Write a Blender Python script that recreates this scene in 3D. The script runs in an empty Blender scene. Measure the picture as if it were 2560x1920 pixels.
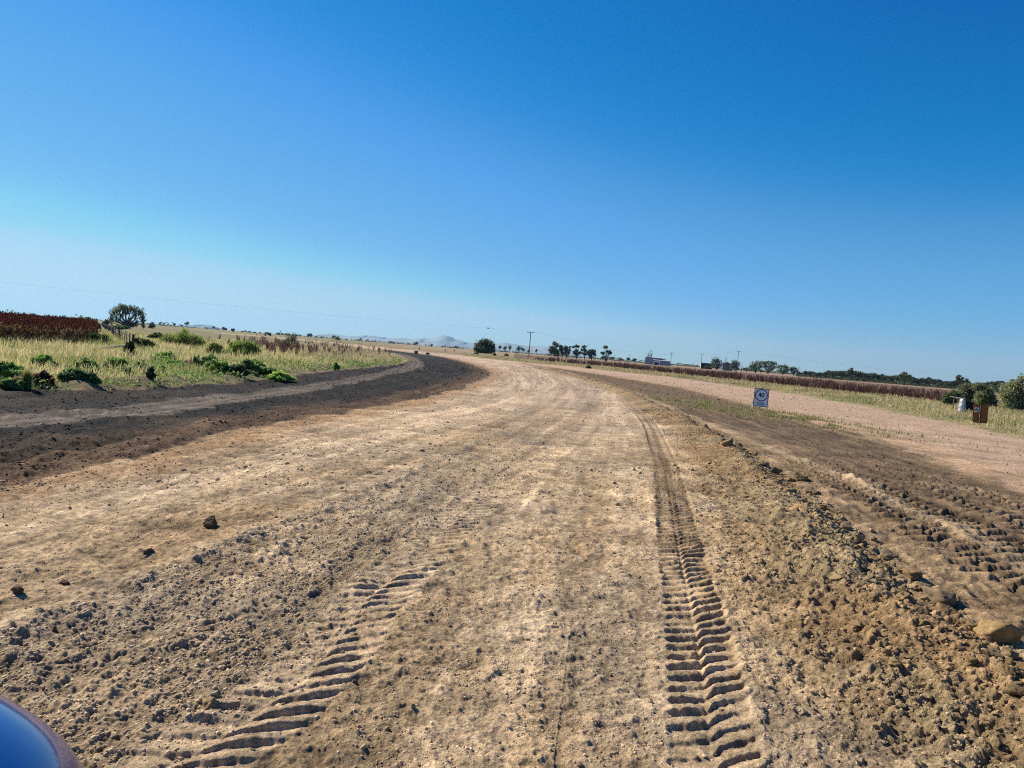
import bpy, math, random
import numpy as np
from mathutils import Vector, Matrix

random.seed(7)
RNG = np.random.default_rng(11)
scene = bpy.context.scene
COL = scene.collection
R = math.radians

# ------------------------------------------------------------------ camera model
FPX, CX, CY, EYE = 1880.0, 1280.0, 960.0, 1.6
ROLL = math.atan(0.0775)
PITCH = math.atan(80.0 * math.cos(ROLL) / FPX)
cp, sp, ca, sa = math.cos(PITCH), math.sin(PITCH), math.cos(ROLL), math.sin(ROLL)
FWD = np.array([0, cp, -sp]); RGT0 = np.array([1.0, 0, 0]); UP0 = np.array([0, sp, cp])
RGT = ca * RGT0 + sa * UP0
UPV = -sa * RGT0 + ca * UP0
EYEP = np.array([0, 0, EYE])

def ray(x, y):
    return FWD * FPX + RGT * (x - CX) + UPV * (CY - y)

def G(x, y, z=0.0):
    """ground point (X, Y) seen at photo pixel x, y"""
    d = ray(x, y)
    if d[2] > -1e-3: d[2] = -1e-3
    t = (z - EYE) / d[2]
    return (d[0] * t, d[1] * t)

def W(x, y, Y):
    """point at forward distance Y seen at photo pixel x, y"""
    d = ray(x, y); t = Y / d[1]
    return Vector((d[0] * t, Y, EYE + d[2] * t))

def mpp(Y): return Y / FPX

# ------------------------------------------------------------------ numpy helpers
def sstep(a, b, x):
    t = np.clip((x - a) / (b - a), 0, 1)
    return t * t * (3 - 2 * t)

_P = np.random.default_rng(3).permutation(4096)
_GA = np.random.default_rng(4).random(4096) * 2 * np.pi
_GX, _GY = np.cos(_GA), np.sin(_GA)

def gn(x, y, seed=0):
    """2-D gradient noise, about -0.7..0.7"""
    x = x + seed * 37.17; y = y - seed * 91.73
    xi = np.floor(x).astype(np.int64); yi = np.floor(y).astype(np.int64)
    xf = x - xi; yf = y - yi
    u = xf * xf * xf * (xf * (xf * 6 - 15) + 10); v = yf * yf * yf * (yf * (yf * 6 - 15) + 10)
    def h(a, b, fx, fy):
        k = _P[(_P[a & 4095] + b) & 4095]
        return _GX[k] * fx + _GY[k] * fy
    n00 = h(xi, yi, xf, yf); n10 = h(xi + 1, yi, xf - 1, yf)
    n01 = h(xi, yi + 1, xf, yf - 1); n11 = h(xi + 1, yi + 1, xf - 1, yf - 1)
    a = n00 + u * (n10 - n00); b = n01 + u * (n11 - n01)
    return a + v * (b - a)

def fbm(x, y, period, octs, seed=0, gain=0.5, sp_=None, ridged=False):
    out = np.zeros_like(x); amp = 1.0; p = period
    for o in range(octs):
        n = gn(x / p, y / p, seed + o * 5)
        if ridged: n = 0.35 - np.abs(n) * 1.4
        if sp_ is not None: n = n * np.clip((p / sp_ - 1.6) / 1.6, 0, 1)
        out += amp * n; amp *= gain; p *= 0.5
    return out

def worley(x, y, cell, seed=0):
    """distance to nearest jittered point (in cells) and that cell's random value"""
    x = x / cell; y = y / cell
    xi = np.floor(x).astype(np.int64); yi = np.floor(y).astype(np.int64)
    best = np.full(x.shape, 9.0); val = np.zeros(x.shape)
    for dx in (-1, 0, 1):
        for dy in (-1, 0, 1):
            a = xi + dx; b = yi + dy
            k = _P[(_P[(a + seed * 131) & 4095] + b) & 4095]
            jx = _GX[k] * 0.42 + 0.5; jy = _GY[k] * 0.42 + 0.5
            d = np.hypot(a + jx - x, b + jy - y)
            m = d < best
            best = np.where(m, d, best); val = np.where(m, k / 4095.0, val)
    return best, val

def poly_dist(x, y, pts):
    """nearest distance to an open polyline, signed side (left of travel +), arc length"""
    best = np.full(x.shape, 1e9); side = np.zeros(x.shape); arc = np.zeros(x.shape); acc = 0.0
    for (ax, ay), (bx, by) in zip(pts[:-1], pts[1:]):
        dx, dy = bx - ax, by - ay; L2 = dx * dx + dy * dy + 1e-12; L = math.sqrt(L2)
        t = np.clip(((x - ax) * dx + (y - ay) * dy) / L2, 0, 1)
        ex = x - (ax + t * dx); ey = y - (ay + t * dy)
        d = np.hypot(ex, ey); m = d < best
        best = np.where(m, d, best)
        side = np.where(m, np.sign(dx * (y - ay) - dy * (x - ax)), side)
        arc = np.where(m, acc + t * L, arc); acc += L
    return best, side, arc

def inside(x, y, pts):
    res = np.zeros(x.shape, bool); n = len(pts)
    for i in range(n):
        ax, ay = pts[i]; bx, by = pts[(i + 1) % n]
        if ay == by: continue
        c = ((ay > y) != (by > y)) & (x < (bx - ax) * (y - ay) / (by - ay) + ax)
        res ^= c
    return res

def sdf(x, y, pts):
    """signed distance, positive inside"""
    d, _, _ = poly_dist(x, y, pts + [pts[0]])
    return np.where(inside(x, y, pts), d, -d)

def smooth_line(pts, it=2):
    for _ in range(it):
        q = [pts[0]]
        for a, b in zip(pts[:-1], pts[1:]):
            q.append((a[0] * .75 + b[0] * .25, a[1] * .75 + b[1] * .25))
            q.append((a[0] * .25 + b[0] * .75, a[1] * .25 + b[1] * .75))
        q.append(pts[-1]); pts = q
    return pts

def GL(px, it=1): return smooth_line([G(*p) for p in px], it)

# ------------------------------------------------------------------ layout lines (photo pixels -> ground metres)
VEG_EDGE = [(-500, 990), (0, 975), (230, 972), (400, 966), (640, 951), (730, 937), (889, 921), (979, 913), (1019, 904), (1014, 896), (1000, 889), (975, 881), (945, 876)]
TAN_EDGE = [(960, 873), (1000, 878), (1065, 886), (1108, 892), (1158, 903), (1215, 921), (1237, 938), (1188, 957), (1126, 980), (1000, 1008), (866, 1027), (753, 1045), (636, 1067), (405, 1119), (203, 1166), (58, 1197), (-500, 1320)]
PACK_UP = [(-500, 1080), (0, 1041), (289, 1015), (463, 995), (640, 975), (798, 959), (934, 936), (1002, 920), (1024, 905), (1013, 893), (990, 882)]
PACK_DN = [(1013, 886), (1047, 898), (1064, 911), (1050, 924), (979, 938), (889, 957), (776, 983), (640, 996), (463, 1030), (289, 1046), (0, 1070), (-500, 1112)]
FAR_EDGE = [(500, 826), (685, 842), (821, 855), (979, 871), (1113, 884), (1181, 892), (1260, 902), (1330, 908), (1438, 917), (1547, 930), (1673, 943), (1730, 950), (1855, 968), (1953, 981), (2060, 1000), (2173, 1018), (2331, 1048), (2444, 1070), (2560, 1100), (3100, 1245)]
MID_UP = [(1300, 907), (1457, 929), (1547, 943), (1637, 959), (1730, 975), (1797, 993), (1881, 1014), (1920, 1027), (2015, 1053), (2209, 1099), (2325, 1145), (2560, 1229), (3100, 1430)]
FOOT = [(1290, 907), (1400, 930), (1457, 943), (1530, 966), (1595, 991), (1679, 1031), (1755, 1072), (1818, 1109), (1868, 1150), (1934, 1190), (1992, 1222), (2050, 1270), (2112, 1320), (2208, 1404), (2338, 1495), (2490, 1585), (2600, 1650), (3100, 1950)]
CREST = [(1330, 918), (1400, 932), (1500, 958), (1580, 990), (1660, 1030), (1740, 1072), (1790, 1106), (1838, 1152), (1895, 1200), (1960, 1262), (2099, 1420), (2251, 1580), (2468, 1745), (2560, 1810), (3100, 2200)]
STRIP = [(1400, 926), (1500, 955), (1595, 987), (1674, 1021), (1760, 1059), (1853, 1094), (1905, 1114), (1992, 1149), (2094, 1191), (2238, 1264), (2383, 1330), (2560, 1423), (3100, 1700)]
TRACK_R = [(1560, 1000), (1595, 1030), (1612, 1045), (1632, 1074), (1660, 1146), (1672, 1200), (1700, 1377), (1738, 1550), (1765, 1700), (1788, 1900), (1810, 2150)]
TRACK_L = [(1470, 1075), (1425, 1105), (1375, 1142), (1277, 1203), (1212, 1246), (1125, 1322), (1038, 1410), (908, 1515), (850, 1620), (694, 1764), (500, 1890), (250, 2060)]
LIP = [(1400, 1040), (1312, 1069), (1190, 1110), (1068, 1163), (946, 1220), (781, 1287), (564, 1365), (347, 1460), (174, 1530), (0, 1605), (-400, 1790)]
BANDS = [([(1170, 1930), (1290, 1500), (1400, 1220), (1500, 1062), (1540, 1000), (1500, 955), (1400, 925), (1290, 905)], .55), ([(1590, 1930), (1580, 1500), (1575, 1250), (1565, 1090), (1540, 1020)], .28),
 ([(-200, 1400), (0, 1340), (500, 1185), (900, 1090), (1200, 1020), (1310, 975), (1290, 930), (1190, 897), (1070, 883)], .9), ([(300, 1260), (760, 1150), (1100, 1070), (1330, 1000), (1390, 955), (1330, 922), (1220, 899)], .5), ([(0, 1250), (420, 1140), (860, 1048), (1120, 1000), (1240, 955)], .5)]
MIDTREAD = [(1960, 1090), (2040, 1117), (2180, 1178), (2330, 1240), (2560, 1335), (3000, 1540)]

L_VEG = GL(VEG_EDGE); L_TAN = GL(TAN_EDGE); L_FAR = GL(FAR_EDGE); L_FOOT = GL(FOOT); L_CREST = GL(CREST, 2)
L_STRIP = GL(STRIP); L_TR = GL(TRACK_R, 2); L_TL = GL(TRACK_L, 2); L_LIP = GL(LIP, 2); L_MT = GL(MIDTREAD)
L_BANDS = [(GL(b_, 1), w_) for b_, w_ in BANDS]
PG_BLACK = L_VEG + L_TAN
PG_PACK = GL(PACK_UP) + GL(PACK_DN)
PG_ROADS = L_FAR + [(60, -60), (-60, -60), (-60, 11)] + L_VEG + [G(821, 858), G(685, 845), G(500, 829)]
PG_MID = GL(MID_UP) + [(14, -20), (6, -20)] + L_FOOT[::-1]
PG_SIDE = L_FAR[14:] + [(60, -60), (14, -20)] + GL(MID_UP)[::-1]
PG_GRAVEL = L_LIP + L_TL[::-1]

def zones(x, y, wob=True):
    r = np.hypot(x, y)
    if wob:
        wx = gn(x / 1.3, y / 1.3, 41) * 0.35 + gn(x / .3, y / .3, 43) * .14
        wy = gn(x / 1.3, y / 1.3, 42) * 0.35 + gn(x / .3, y / .3, 44) * .14
        x = x + wx; y = y + wy
    z = {}
    z['roads'] = sdf(x, y, PG_ROADS); z['black'] = sdf(x, y, PG_BLACK)
    z['pack'] = sdf(x, y, PG_PACK); z['mid'] = sdf(x, y, PG_MID); z['side'] = sdf(x, y, PG_SIDE)
    return z

def base_h(x, y):
    h = gn(x / 9, y / 9, 61) * 0.05 * np.clip(np.hypot(x, y) / 8, 0.15, 1) + gn(x / 30, y / 30, 62) * .06 * np.clip(np.hypot(x, y) / 30, 0, 1)
    return h

def ground_z(x, y):
    """coarse ground height for standing things on"""
    x = np.atleast_1d(np.asarray(x, float)); y = np.atleast_1d(np.asarray(y, float))
    h = base_h(x, y)
    ro = sdf(x, y, PG_ROADS)
    h = h + verge_h(x, y, ro)
    return h

def verge_h(x, y, ro):
    veg = sstep(0.0, 1.2, -ro)
    left = (x < 2) & (y < 130)
    b = veg * np.where(left, 0.10, 0.05)
    m = np.exp(-((ro + 0.7) / 0.7) ** 2) * np.where(left & (y < 45), 1, 0)
    return b + m * np.clip(0.03 + 0.30 * gn(x / 1.7, y / 1.7, 71), 0, 1)

# ------------------------------------------------------------------ mesh helpers
def link_mesh(name, verts, faces, mat, parent=None, cols=None, smooth=False, mats=None, midx=None):
    """faces: one int array (n, k) or a list of them"""
    if not isinstance(faces, (list, tuple)): faces = [faces]
    faces = [np.asarray(f, np.int32) for f in faces if len(f)]
    me = bpy.data.meshes.new(name)
    v = np.asarray(verts, np.float32).reshape(-1, 3)
    me.vertices.add(len(v)); me.vertices.foreach_set('co', v.ravel())
    nl = sum(f.size for f in faces); nf = sum(len(f) for f in faces)
    me.loops.add(nl); me.polygons.add(nf)
    me.loops.foreach_set('vertex_index', np.concatenate([f.ravel() for f in faces]))
    tot = np.concatenate([np.full(len(f), f.shape[1], np.int32) for f in faces])
    me.polygons.foreach_set('loop_start', np.concatenate([[0], np.cumsum(tot)[:-1]]).astype(np.int32))
    me.polygons.foreach_set('loop_total', tot)
    me.polygons.foreach_set('use_smooth', np.full(nf, bool(smooth)))
    if cols is not None:
        at = me.color_attributes.new('albedo', 'FLOAT_COLOR', 'POINT')
        c = np.ones((len(v), 4), np.float32); c[:, :3] = cols
        at.data.foreach_set('color', c.ravel())
    for m in (mats or [mat]): me.materials.append(m)
    if midx is not None: me.polygons.foreach_set('material_index', np.asarray(midx, np.int32))
    me.update(calc_edges=True)
    if len(v) < 200000: me.validate()
    o = bpy.data.objects.new(name, me); COL.objects.link(o)
    if parent is not None: o.parent = parent
    return o

def tag(o, label=None, cat=None, group=None, kind=None):
    if label: o['label'] = label
    if cat: o['category'] = cat
    if group: o['group'] = group
    if kind: o['kind'] = kind
    return o

def empty(name, loc, label=None, cat=None, group=None, rz=0.0):
    o = bpy.data.objects.new(name, None); COL.objects.link(o)
    o.empty_display_size = 0.2
    o.location = loc; o.rotation_euler = (0, 0, rz)
    return tag(o, label, cat, group)

class MB:
    """collects pieces and links them as one mesh object"""
    def __init__(s): s.v = []; s.q = []; s.t = []; s.n = 0; s.c = []
    def add(s, v, q=None, t=None, c=None):
        v = np.asarray(v, float).reshape(-1, 3)
        if q is not None and len(q): s.q.append(np.asarray(q) + s.n)
        if t is not None and len(t): s.t.append(np.asarray(t) + s.n)
        s.v.append(v); s.n += len(v)
        if c is not None: s.c.append(np.broadcast_to(np.asarray(c, float), (len(v), 3)))
        return s
    def box(s, c, d, rot=None, bev=0.0):
        """box centred c, size d, slight chamfer bev"""
        hx, hy, hz = d[0] / 2, d[1] / 2, d[2] / 2
        if bev <= 0:
            v = np.array([[x, y, z] for x in (-hx, hx) for y in (-hy, hy) for z in (-hz, hz)])
            q = [[0, 1, 3, 2], [4, 6, 7, 5], [0, 4, 5, 1], [2, 3, 7, 6], [0, 2, 6, 4], [1, 5, 7, 3]]
            t = None
        else:
            import bmesh
            bm = bmesh.new(); bmesh.ops.create_cube(bm, size=1.0)
            for w in bm.verts: w.co = Vector((w.co.x * d[0], w.co.y * d[1], w.co.z * d[2]))
            bmesh.ops.bevel(bm, geom=bm.edges[:], offset=bev, segments=2, affect='EDGES')
            bm.verts.ensure_lookup_table()
            v = np.array([w.co[:] for w in bm.verts])
            q = [[w.index for w in f.verts] for f in bm.faces if len(f.verts) == 4]
            t = [[w.index for w in f.verts] for f in bm.faces if len(f.verts) == 3]
            bm.free()
        if rot is not None: v = v @ np.array(rot.to_3x3()).T
        return s.add(v + np.array(c), q, t)
    def tube(s, pts, rad, n=7, cap=True):
        pts = [Vector(p) for p in pts]
        if not hasattr(rad, '__len__'): rad = [rad] * len(pts)
        vs = []; ref = Vector((0.13, 0.97, 0.2))
        for i, p in enumerate(pts):
            d = (pts[min(i + 1, len(pts) - 1)] - pts[max(i - 1, 0)]).normalized()
            a = d.cross(ref)
            if a.length < 1e-3: a = d.cross(Vector((1, 0, 0)))
            a.normalize(); b = d.cross(a)
            for k in range(n):
                an = 2 * math.pi * k / n
                vs.append(p + (a * math.cos(an) + b * math.sin(an)) * rad[i])
        q = [[i * n + k, i * n + (k + 1) % n, (i + 1) * n + (k + 1) % n, (i + 1) * n + k] for i in range(len(pts) - 1) for k in range(n)]
        t = []
        if cap:
            for base in (0, (len(pts) - 1) * n):
                for k in range(1, n - 1): t.append([base, base + k, base + k + 1] if base else [base, base + k + 1, base + k])
        return s.add([w[:] for w in vs], q, t)
    def build(s, name, mat, parent=None, smooth=False, cols=None):
        v = np.concatenate(s.v); f = []
        if s.q: f.append(np.concatenate(s.q))
        if s.t: f.append(np.concatenate(s.t))
        if s.c: cols = np.concatenate(s.c)
        return link_mesh(name, v, f, mat, parent, cols, smooth)

# ------------------------------------------------------------------ materials
def new_mat(name):
    m = bpy.data.materials.new(name); m.use_nodes = True
    nt = m.node_tree; nt.nodes.clear()
    out = nt.nodes.new('ShaderNodeOutputMaterial')
    return m, nt, out

def mat_plain(name, col, rough=0.7, spec=0.3, metal=0.0, noise=0.15, scale=8.0, bump=0.0, coat=0.0):
    m, nt, out = new_mat(name); N = nt.nodes.new; L = nt.links.new
    b = N('ShaderNodeBsdfPrincipled'); b.inputs['Roughness'].default_value = rough
    b.inputs['Specular IOR Level'].default_value = spec; b.inputs['Metallic'].default_value = metal
    b.inputs['Coat Weight'].default_value = coat
    tc = N('ShaderNodeTexCoord'); nz = N('ShaderNodeTexNoise'); nz.inputs['Scale'].default_value = scale
    nz.inputs['Detail'].default_value = 5
    L(tc.outputs['Object'], nz.inputs['Vector'])
    mr = N('ShaderNodeMapRange'); mr.inputs['From Min'].default_value = .3; mr.inputs['From Max'].default_value = .7
    mr.inputs['To Min'].default_value = 1 - noise; mr.inputs['To Max'].default_value = 1 + noise
    L(nz.outputs['Fac'], mr.inputs['Value'])
    mx = N('ShaderNodeVectorMath'); mx.operation = 'SCALE'; mx.inputs[0].default_value = col
    L(mr.outputs['Result'], mx.inputs['Scale']); L(mx.outputs['Vector'], b.inputs['Base Color'])
    if bump > 0:
        bp = N('ShaderNodeBump'); bp.inputs['Strength'].default_value = 0.6; bp.inputs['Distance'].default_value = bump
        L(nz.outputs['Fac'], bp.inputs['Height']); L(bp.outputs['Normal'], b.inputs['Normal'])
    L(b.outputs['BSDF'], out.inputs['Surface'])
    return m

def mat_attr(name, rough=0.95, spec=0.15, transl=0.0, fine=None, coarse=None):
    """base colour from the mesh's albedo attribute, optional translucency and fine speckle"""
    m, nt, out = new_mat(name); N = nt.nodes.new; L = nt.links.new
    at = N('ShaderNodeAttribute'); at.attribute_name = 'albedo'
    col = at.outputs['Color']
    b = N('ShaderNodeBsdfPrincipled'); b.inputs['Roughness'].default_value = rough
    b.inputs['Specular IOR Level'].default_value = spec
    if fine:
        tc = N('ShaderNodeTexCoord')
        n1 = N('ShaderNodeTexNoise'); n1.inputs['Scale'].default_value = fine[0]; n1.inputs['Detail'].default_value = 6; n1.inputs['Roughness'].default_value = .7
        n2 = N('ShaderNodeTexNoise'); n2.inputs['Scale'].default_value = fine[1]; n2.inputs['Detail'].default_value = 4; n2.inputs['Roughness'].default_value = .75
        L(tc.outputs['Object'], n1.inputs['Vector']); L(tc.outputs['Object'], n2.inputs['Vector'])
        ad = N('ShaderNodeMath'); ad.operation = 'ADD'; L(n1.outputs['Fac'], ad.inputs[0]); L(n2.outputs['Fac'], ad.inputs[1])
        mr = N('ShaderNodeMapRange'); mr.inputs['From Min'].default_value = .72; mr.inputs['From Max'].default_value = 1.28
        mr.inputs['To Min'].default_value = 1 - fine[2]; mr.inputs['To Max'].default_value = 1 + fine[2]
        L(ad.outputs['Value'], mr.inputs['Value'])
        mx = N('ShaderNodeVectorMath'); mx.operation = 'SCALE'
        L(col, mx.inputs[0]); L(mr.outputs['Result'], mx.inputs['Scale']); col = mx.outputs['Vector']
        for sc_, amt in (coarse or ()):
            n3 = N('ShaderNodeTexNoise'); n3.inputs['Scale'].default_value = sc_; n3.inputs['Detail'].default_value = 6; n3.inputs['Roughness'].default_value = .78
            L(tc.outputs['Object'], n3.inputs['Vector'])
            m3 = N('ShaderNodeMapRange'); m3.inputs['From Min'].default_value = .33; m3.inputs['From Max'].default_value = .62
            m3.inputs['To Min'].default_value = 1 - amt; m3.inputs['To Max'].default_value = 1 + amt * .7
            L(n3.outputs['Fac'], m3.inputs['Value'])
            x3 = N('ShaderNodeVectorMath'); x3.operation = 'SCALE'; L(col, x3.inputs[0]); L(m3.outputs['Result'], x3.inputs['Scale']); col = x3.outputs['Vector']
        bp = N('ShaderNodeBump'); bp.inputs['Strength'].default_value = fine[4]; bp.inputs['Distance'].default_value = fine[3]
        hm_ = N('ShaderNodeMath'); hm_.operation = 'MULTIPLY_ADD'; hm_.inputs[1].default_value = .3; L(n2.outputs['Fac'], hm_.inputs[0]); L(n1.outputs['Fac'], hm_.inputs[2]); L(hm_.outputs[0], bp.inputs['Height']); L(bp.outputs['Normal'], b.inputs['Normal'])
    L(col, b.inputs['Base Color'])
    if transl > 0:
        t = N('ShaderNodeBsdfTranslucent'); L(col, t.inputs['Color'])
        mi = N('ShaderNodeMixShader'); mi.inputs['Fac'].default_value = transl
        L(b.outputs['BSDF'], mi.inputs[1]); L(t.outputs['BSDF'], mi.inputs[2]); L(mi.outputs['Shader'], out.inputs['Surface'])
    else:
        L(b.outputs['BSDF'], out.inputs['Surface'])
    return m

M_GROUND = mat_attr('earth', fine=(38.0, 150.0, 0.42, 0.034, 1.0), coarse=((9.0, .40), (2.6, .26)))
M_STONE = mat_attr('pebble_stone', rough=.8, spec=.3, fine=(60.0, 250.0, .2, .002, .3))
M_CLOD = mat_attr('earth_clod', fine=(50.0, 160.0, .25, .008, .7))
M_LEAF = mat_attr('leaf', rough=.6, spec=.2, transl=.45)
M_GRASS = mat_attr('grass_blade', rough=.7, spec=.2, transl=.4)
M_DRY = mat_attr('dry_stalk', rough=.85, spec=.15, transl=.15)
M_BARK = mat_plain('bark', (.10, .08, .065), .9, .1, noise=.35, scale=6, bump=.02)
M_DEADWOOD = mat_plain('dead_wood', (.17, .15, .13), .9, .1, noise=.3, scale=5, bump=.02)
M_POLE = mat_plain('pole_timber', (.10, .085, .07), .9, .1, noise=.25, scale=3)
M_WIRE = mat_plain('wire_metal', (.12, .12, .12), .6, .4, noise=.05)

# ------------------------------------------------------------------ world, sun, camera
SUN_AZ, SUN_EL = R(-58), R(38)
S = Vector((math.sin(SUN_AZ) * math.cos(SUN_EL), math.cos(SUN_AZ) * math.cos(SUN_EL), math.sin(SUN_EL)))
w = bpy.data.worlds.new('World'); scene.world = w; w.use_nodes = True
nt = w.node_tree; nt.nodes.clear()
sky = nt.nodes.new('ShaderNodeTexSky'); sky.sky_type = 'NISHITA'; sky.sun_disc = False
sky.sun_elevation = SUN_EL; sky.sun_rotation = SUN_AZ
sky.altitude = 0; sky.air_density = 1.0; sky.dust_density = 0.0; sky.ozone_density = 1.0
sepc = nt.nodes.new('ShaderNodeSeparateColor'); comb = nt.nodes.new('ShaderNodeCombineColor')
nt.links.new(sky.outputs['Color'], sepc.inputs['Color'])
# deep clear-air blue: each channel of the physical sky gets its own contrast
SK = 1.6                                               # exposure moved from the sky strength to the view
CURVES = {'Red': [(.143, .001), (.2, .008), (.28, .075), (.5, .185), (.62, .27), (.76, .41), (1.1, .50)],
          'Green': [(.2, .10), (.25, .155), (.33, .225), (.45, .35), (.69, .50), (.83, .64), (1.1, .72)],
          'Blue': [(.3, .36), (.386, .46), (.495, .59), (.62, .75), (.67, .82), (.73, .825), (.92, .88)]}
for ch, pts_ in CURVES.items():
    sc0 = nt.nodes.new('ShaderNodeMath'); sc0.operation = 'MULTIPLY'; sc0.inputs[1].default_value = .1 / 1.25
    fc = nt.nodes.new('ShaderNodeFloatCurve'); cv = fc.mapping.curves[0]
    cv.points[0].location = (0, 0); cv.points[1].location = (1, pts_[-1][1] * 1.03)
    for a_, b_ in pts_: cv.points.new(a_ / 1.25, b_)
    fc.mapping.update()
    sc1 = nt.nodes.new('ShaderNodeMath'); sc1.operation = 'MULTIPLY'; sc1.inputs[1].default_value = 10.0
    nt.links.new(sepc.outputs[ch], sc0.inputs[0]); nt.links.new(sc0.outputs[0], fc.inputs['Value']); nt.links.new(fc.outputs['Value'], sc1.inputs[0]); nt.links.new(sc1.outputs[0], comb.inputs[ch])
bg = nt.nodes.new('ShaderNodeBackground'); bg.inputs['Strength'].default_value = 0.1 / SK
wo = nt.nodes.new('ShaderNodeOutputWorld')
nt.links.new(comb.outputs['Color'], bg.inputs['Color']); nt.links.new(bg.outputs['Background'], wo.inputs['Surface'])
sl = bpy.data.lights.new('sun', 'SUN'); sl.energy = 5.0; sl.angle = R(0.53); sl.color = (1, .90, .73)
so = bpy.data.objects.new('sun', sl); COL.objects.link(so); so.rotation_euler = S.to_track_quat('Z', 'Y').to_euler()
so.location = (-20, 10, 30)

cam = bpy.data.cameras.new('camera'); cam.sensor_width = 36; cam.lens = 36 * FPX / 2560; cam.clip_start = .05; cam.clip_end = 40000
co = bpy.data.objects.new('camera', cam); COL.objects.link(co); scene.camera = co
mw = Matrix.Identity(4)
for i in range(3):
    mw[i][0] = RGT[i]; mw[i][1] = UPV[i]; mw[i][2] = -FWD[i]; mw[i][3] = EYEP[i]
co.matrix_world = mw
vs = scene.view_settings; vs.view_transform = 'Standard'; vs.look = 'None'; vs.gamma = 1.0; vs.exposure = math.log2(SK)
scene.cycles.max_bounces = 6; scene.cycles.diffuse_bounces = 3; scene.cycles.transparent_max_bounces = 8
scene.cycles.volume_bounces = 0
scene.cycles.use_denoising = False
scene.cycles.use_adaptive_sampling = False
scene.cycles.filter_width = 1.1
# ------------------------------------------------------------------ ground sheet
def build_ground():
    th_f = np.linspace(-R(43), R(43), 1500)
    th_b = np.linspace(R(43), R(317), 92)[1:-1]
    th = np.concatenate([th_f, th_b])
    rr = [0.02, .3, .6, .9, 1.2, 1.5, 1.8, 2.0, 2.2]; r = 2.2
    while r < 10500:
        r += min(max(0.0040, r * r / (2600.0 if r < 13 else 1650.0)), r * 0.22); rr.append(r)
    rr[-1] = 10600.0
    rr = np.array(rr)
    TH, RR = np.meshgrid(th, rr); nr, nc = RR.shape
    x = (RR * np.sin(TH)).ravel(); y = (RR * np.cos(TH)).ravel(); r = RR.ravel()
    sp_ = np.maximum(np.maximum(0.0042, r * r / np.where(r < 13, 2600.0, 1650.0)), r * 0.00103) * 0.75
    near = r < 420
    z = np.zeros_like(x); col = np.zeros((len(x), 3))
    # ---- far plain: broad field bands
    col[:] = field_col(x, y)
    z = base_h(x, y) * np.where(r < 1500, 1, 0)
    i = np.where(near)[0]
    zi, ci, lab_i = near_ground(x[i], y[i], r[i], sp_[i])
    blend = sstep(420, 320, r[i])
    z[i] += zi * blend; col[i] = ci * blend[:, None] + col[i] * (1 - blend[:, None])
    lab = np.zeros(len(x), np.int32); lab[i] = lab_i
    v = np.stack([x, y, z], 1)
    a = np.arange(nr - 1)[:, None] * nc; c = np.arange(nc)[None, :]; c2 = (c + 1) % nc
    q = np.stack([a + c, a + c2, a + nc + c2, a + nc + c], -1).reshape(-1, 4)[:, ::-1]
    fl = lab[q[:, 0]]
    names = {0: 'ground', 1: 'gravel_road', 2: 'dirt_shoulder', 3: 'dirt_track', 4: 'side_road'}
    labels = {0: 'grassy and bare plain reaching the horizon', 1: 'wide tan gravel road under construction with tyre marks',
              2: 'black soil shoulder freshly graded beside the grass', 3: 'dark brown dirt strip between windrow and side road',
              4: 'pinkish gravel side road at the right'}
    for k in names:
        f = q[fl == k]
        u, inv = np.unique(f, return_inverse=True)
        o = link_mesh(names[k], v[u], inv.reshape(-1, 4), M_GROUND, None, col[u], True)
        tag(o, labels[k], 'ground' if k == 0 else 'road', kind='structure')

def mixc(c, tgt, m): return c + (np.asarray(tgt) - c) * np.clip(m, 0, 1)[:, None]

def field_col(x, y):
    r = np.hypot(x, y); th = np.degrees(np.arctan2(x, y))
    c = np.tile(np.array([.27, .20, .12]), (len(x), 1))
    # left paddocks greener, right paddock mauve-brown stubble
    g = fbm(x, y, 60, 3, 81)
    gl = sstep(-6, -12, th + g * 6)
    c = mixc(c, (.17, .16, .07), gl * (0.75 + g))
    st = sstep(2, 6, th) * sstep(70, 110, r)
    c = mixc(c, (.27, .185, .125), st)
    band = gn(r / 90.0, th * 0.05, 83)
    c = c * (1 + 0.25 * band)[:, None]
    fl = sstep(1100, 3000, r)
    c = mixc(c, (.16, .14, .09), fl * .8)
    return c

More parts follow.
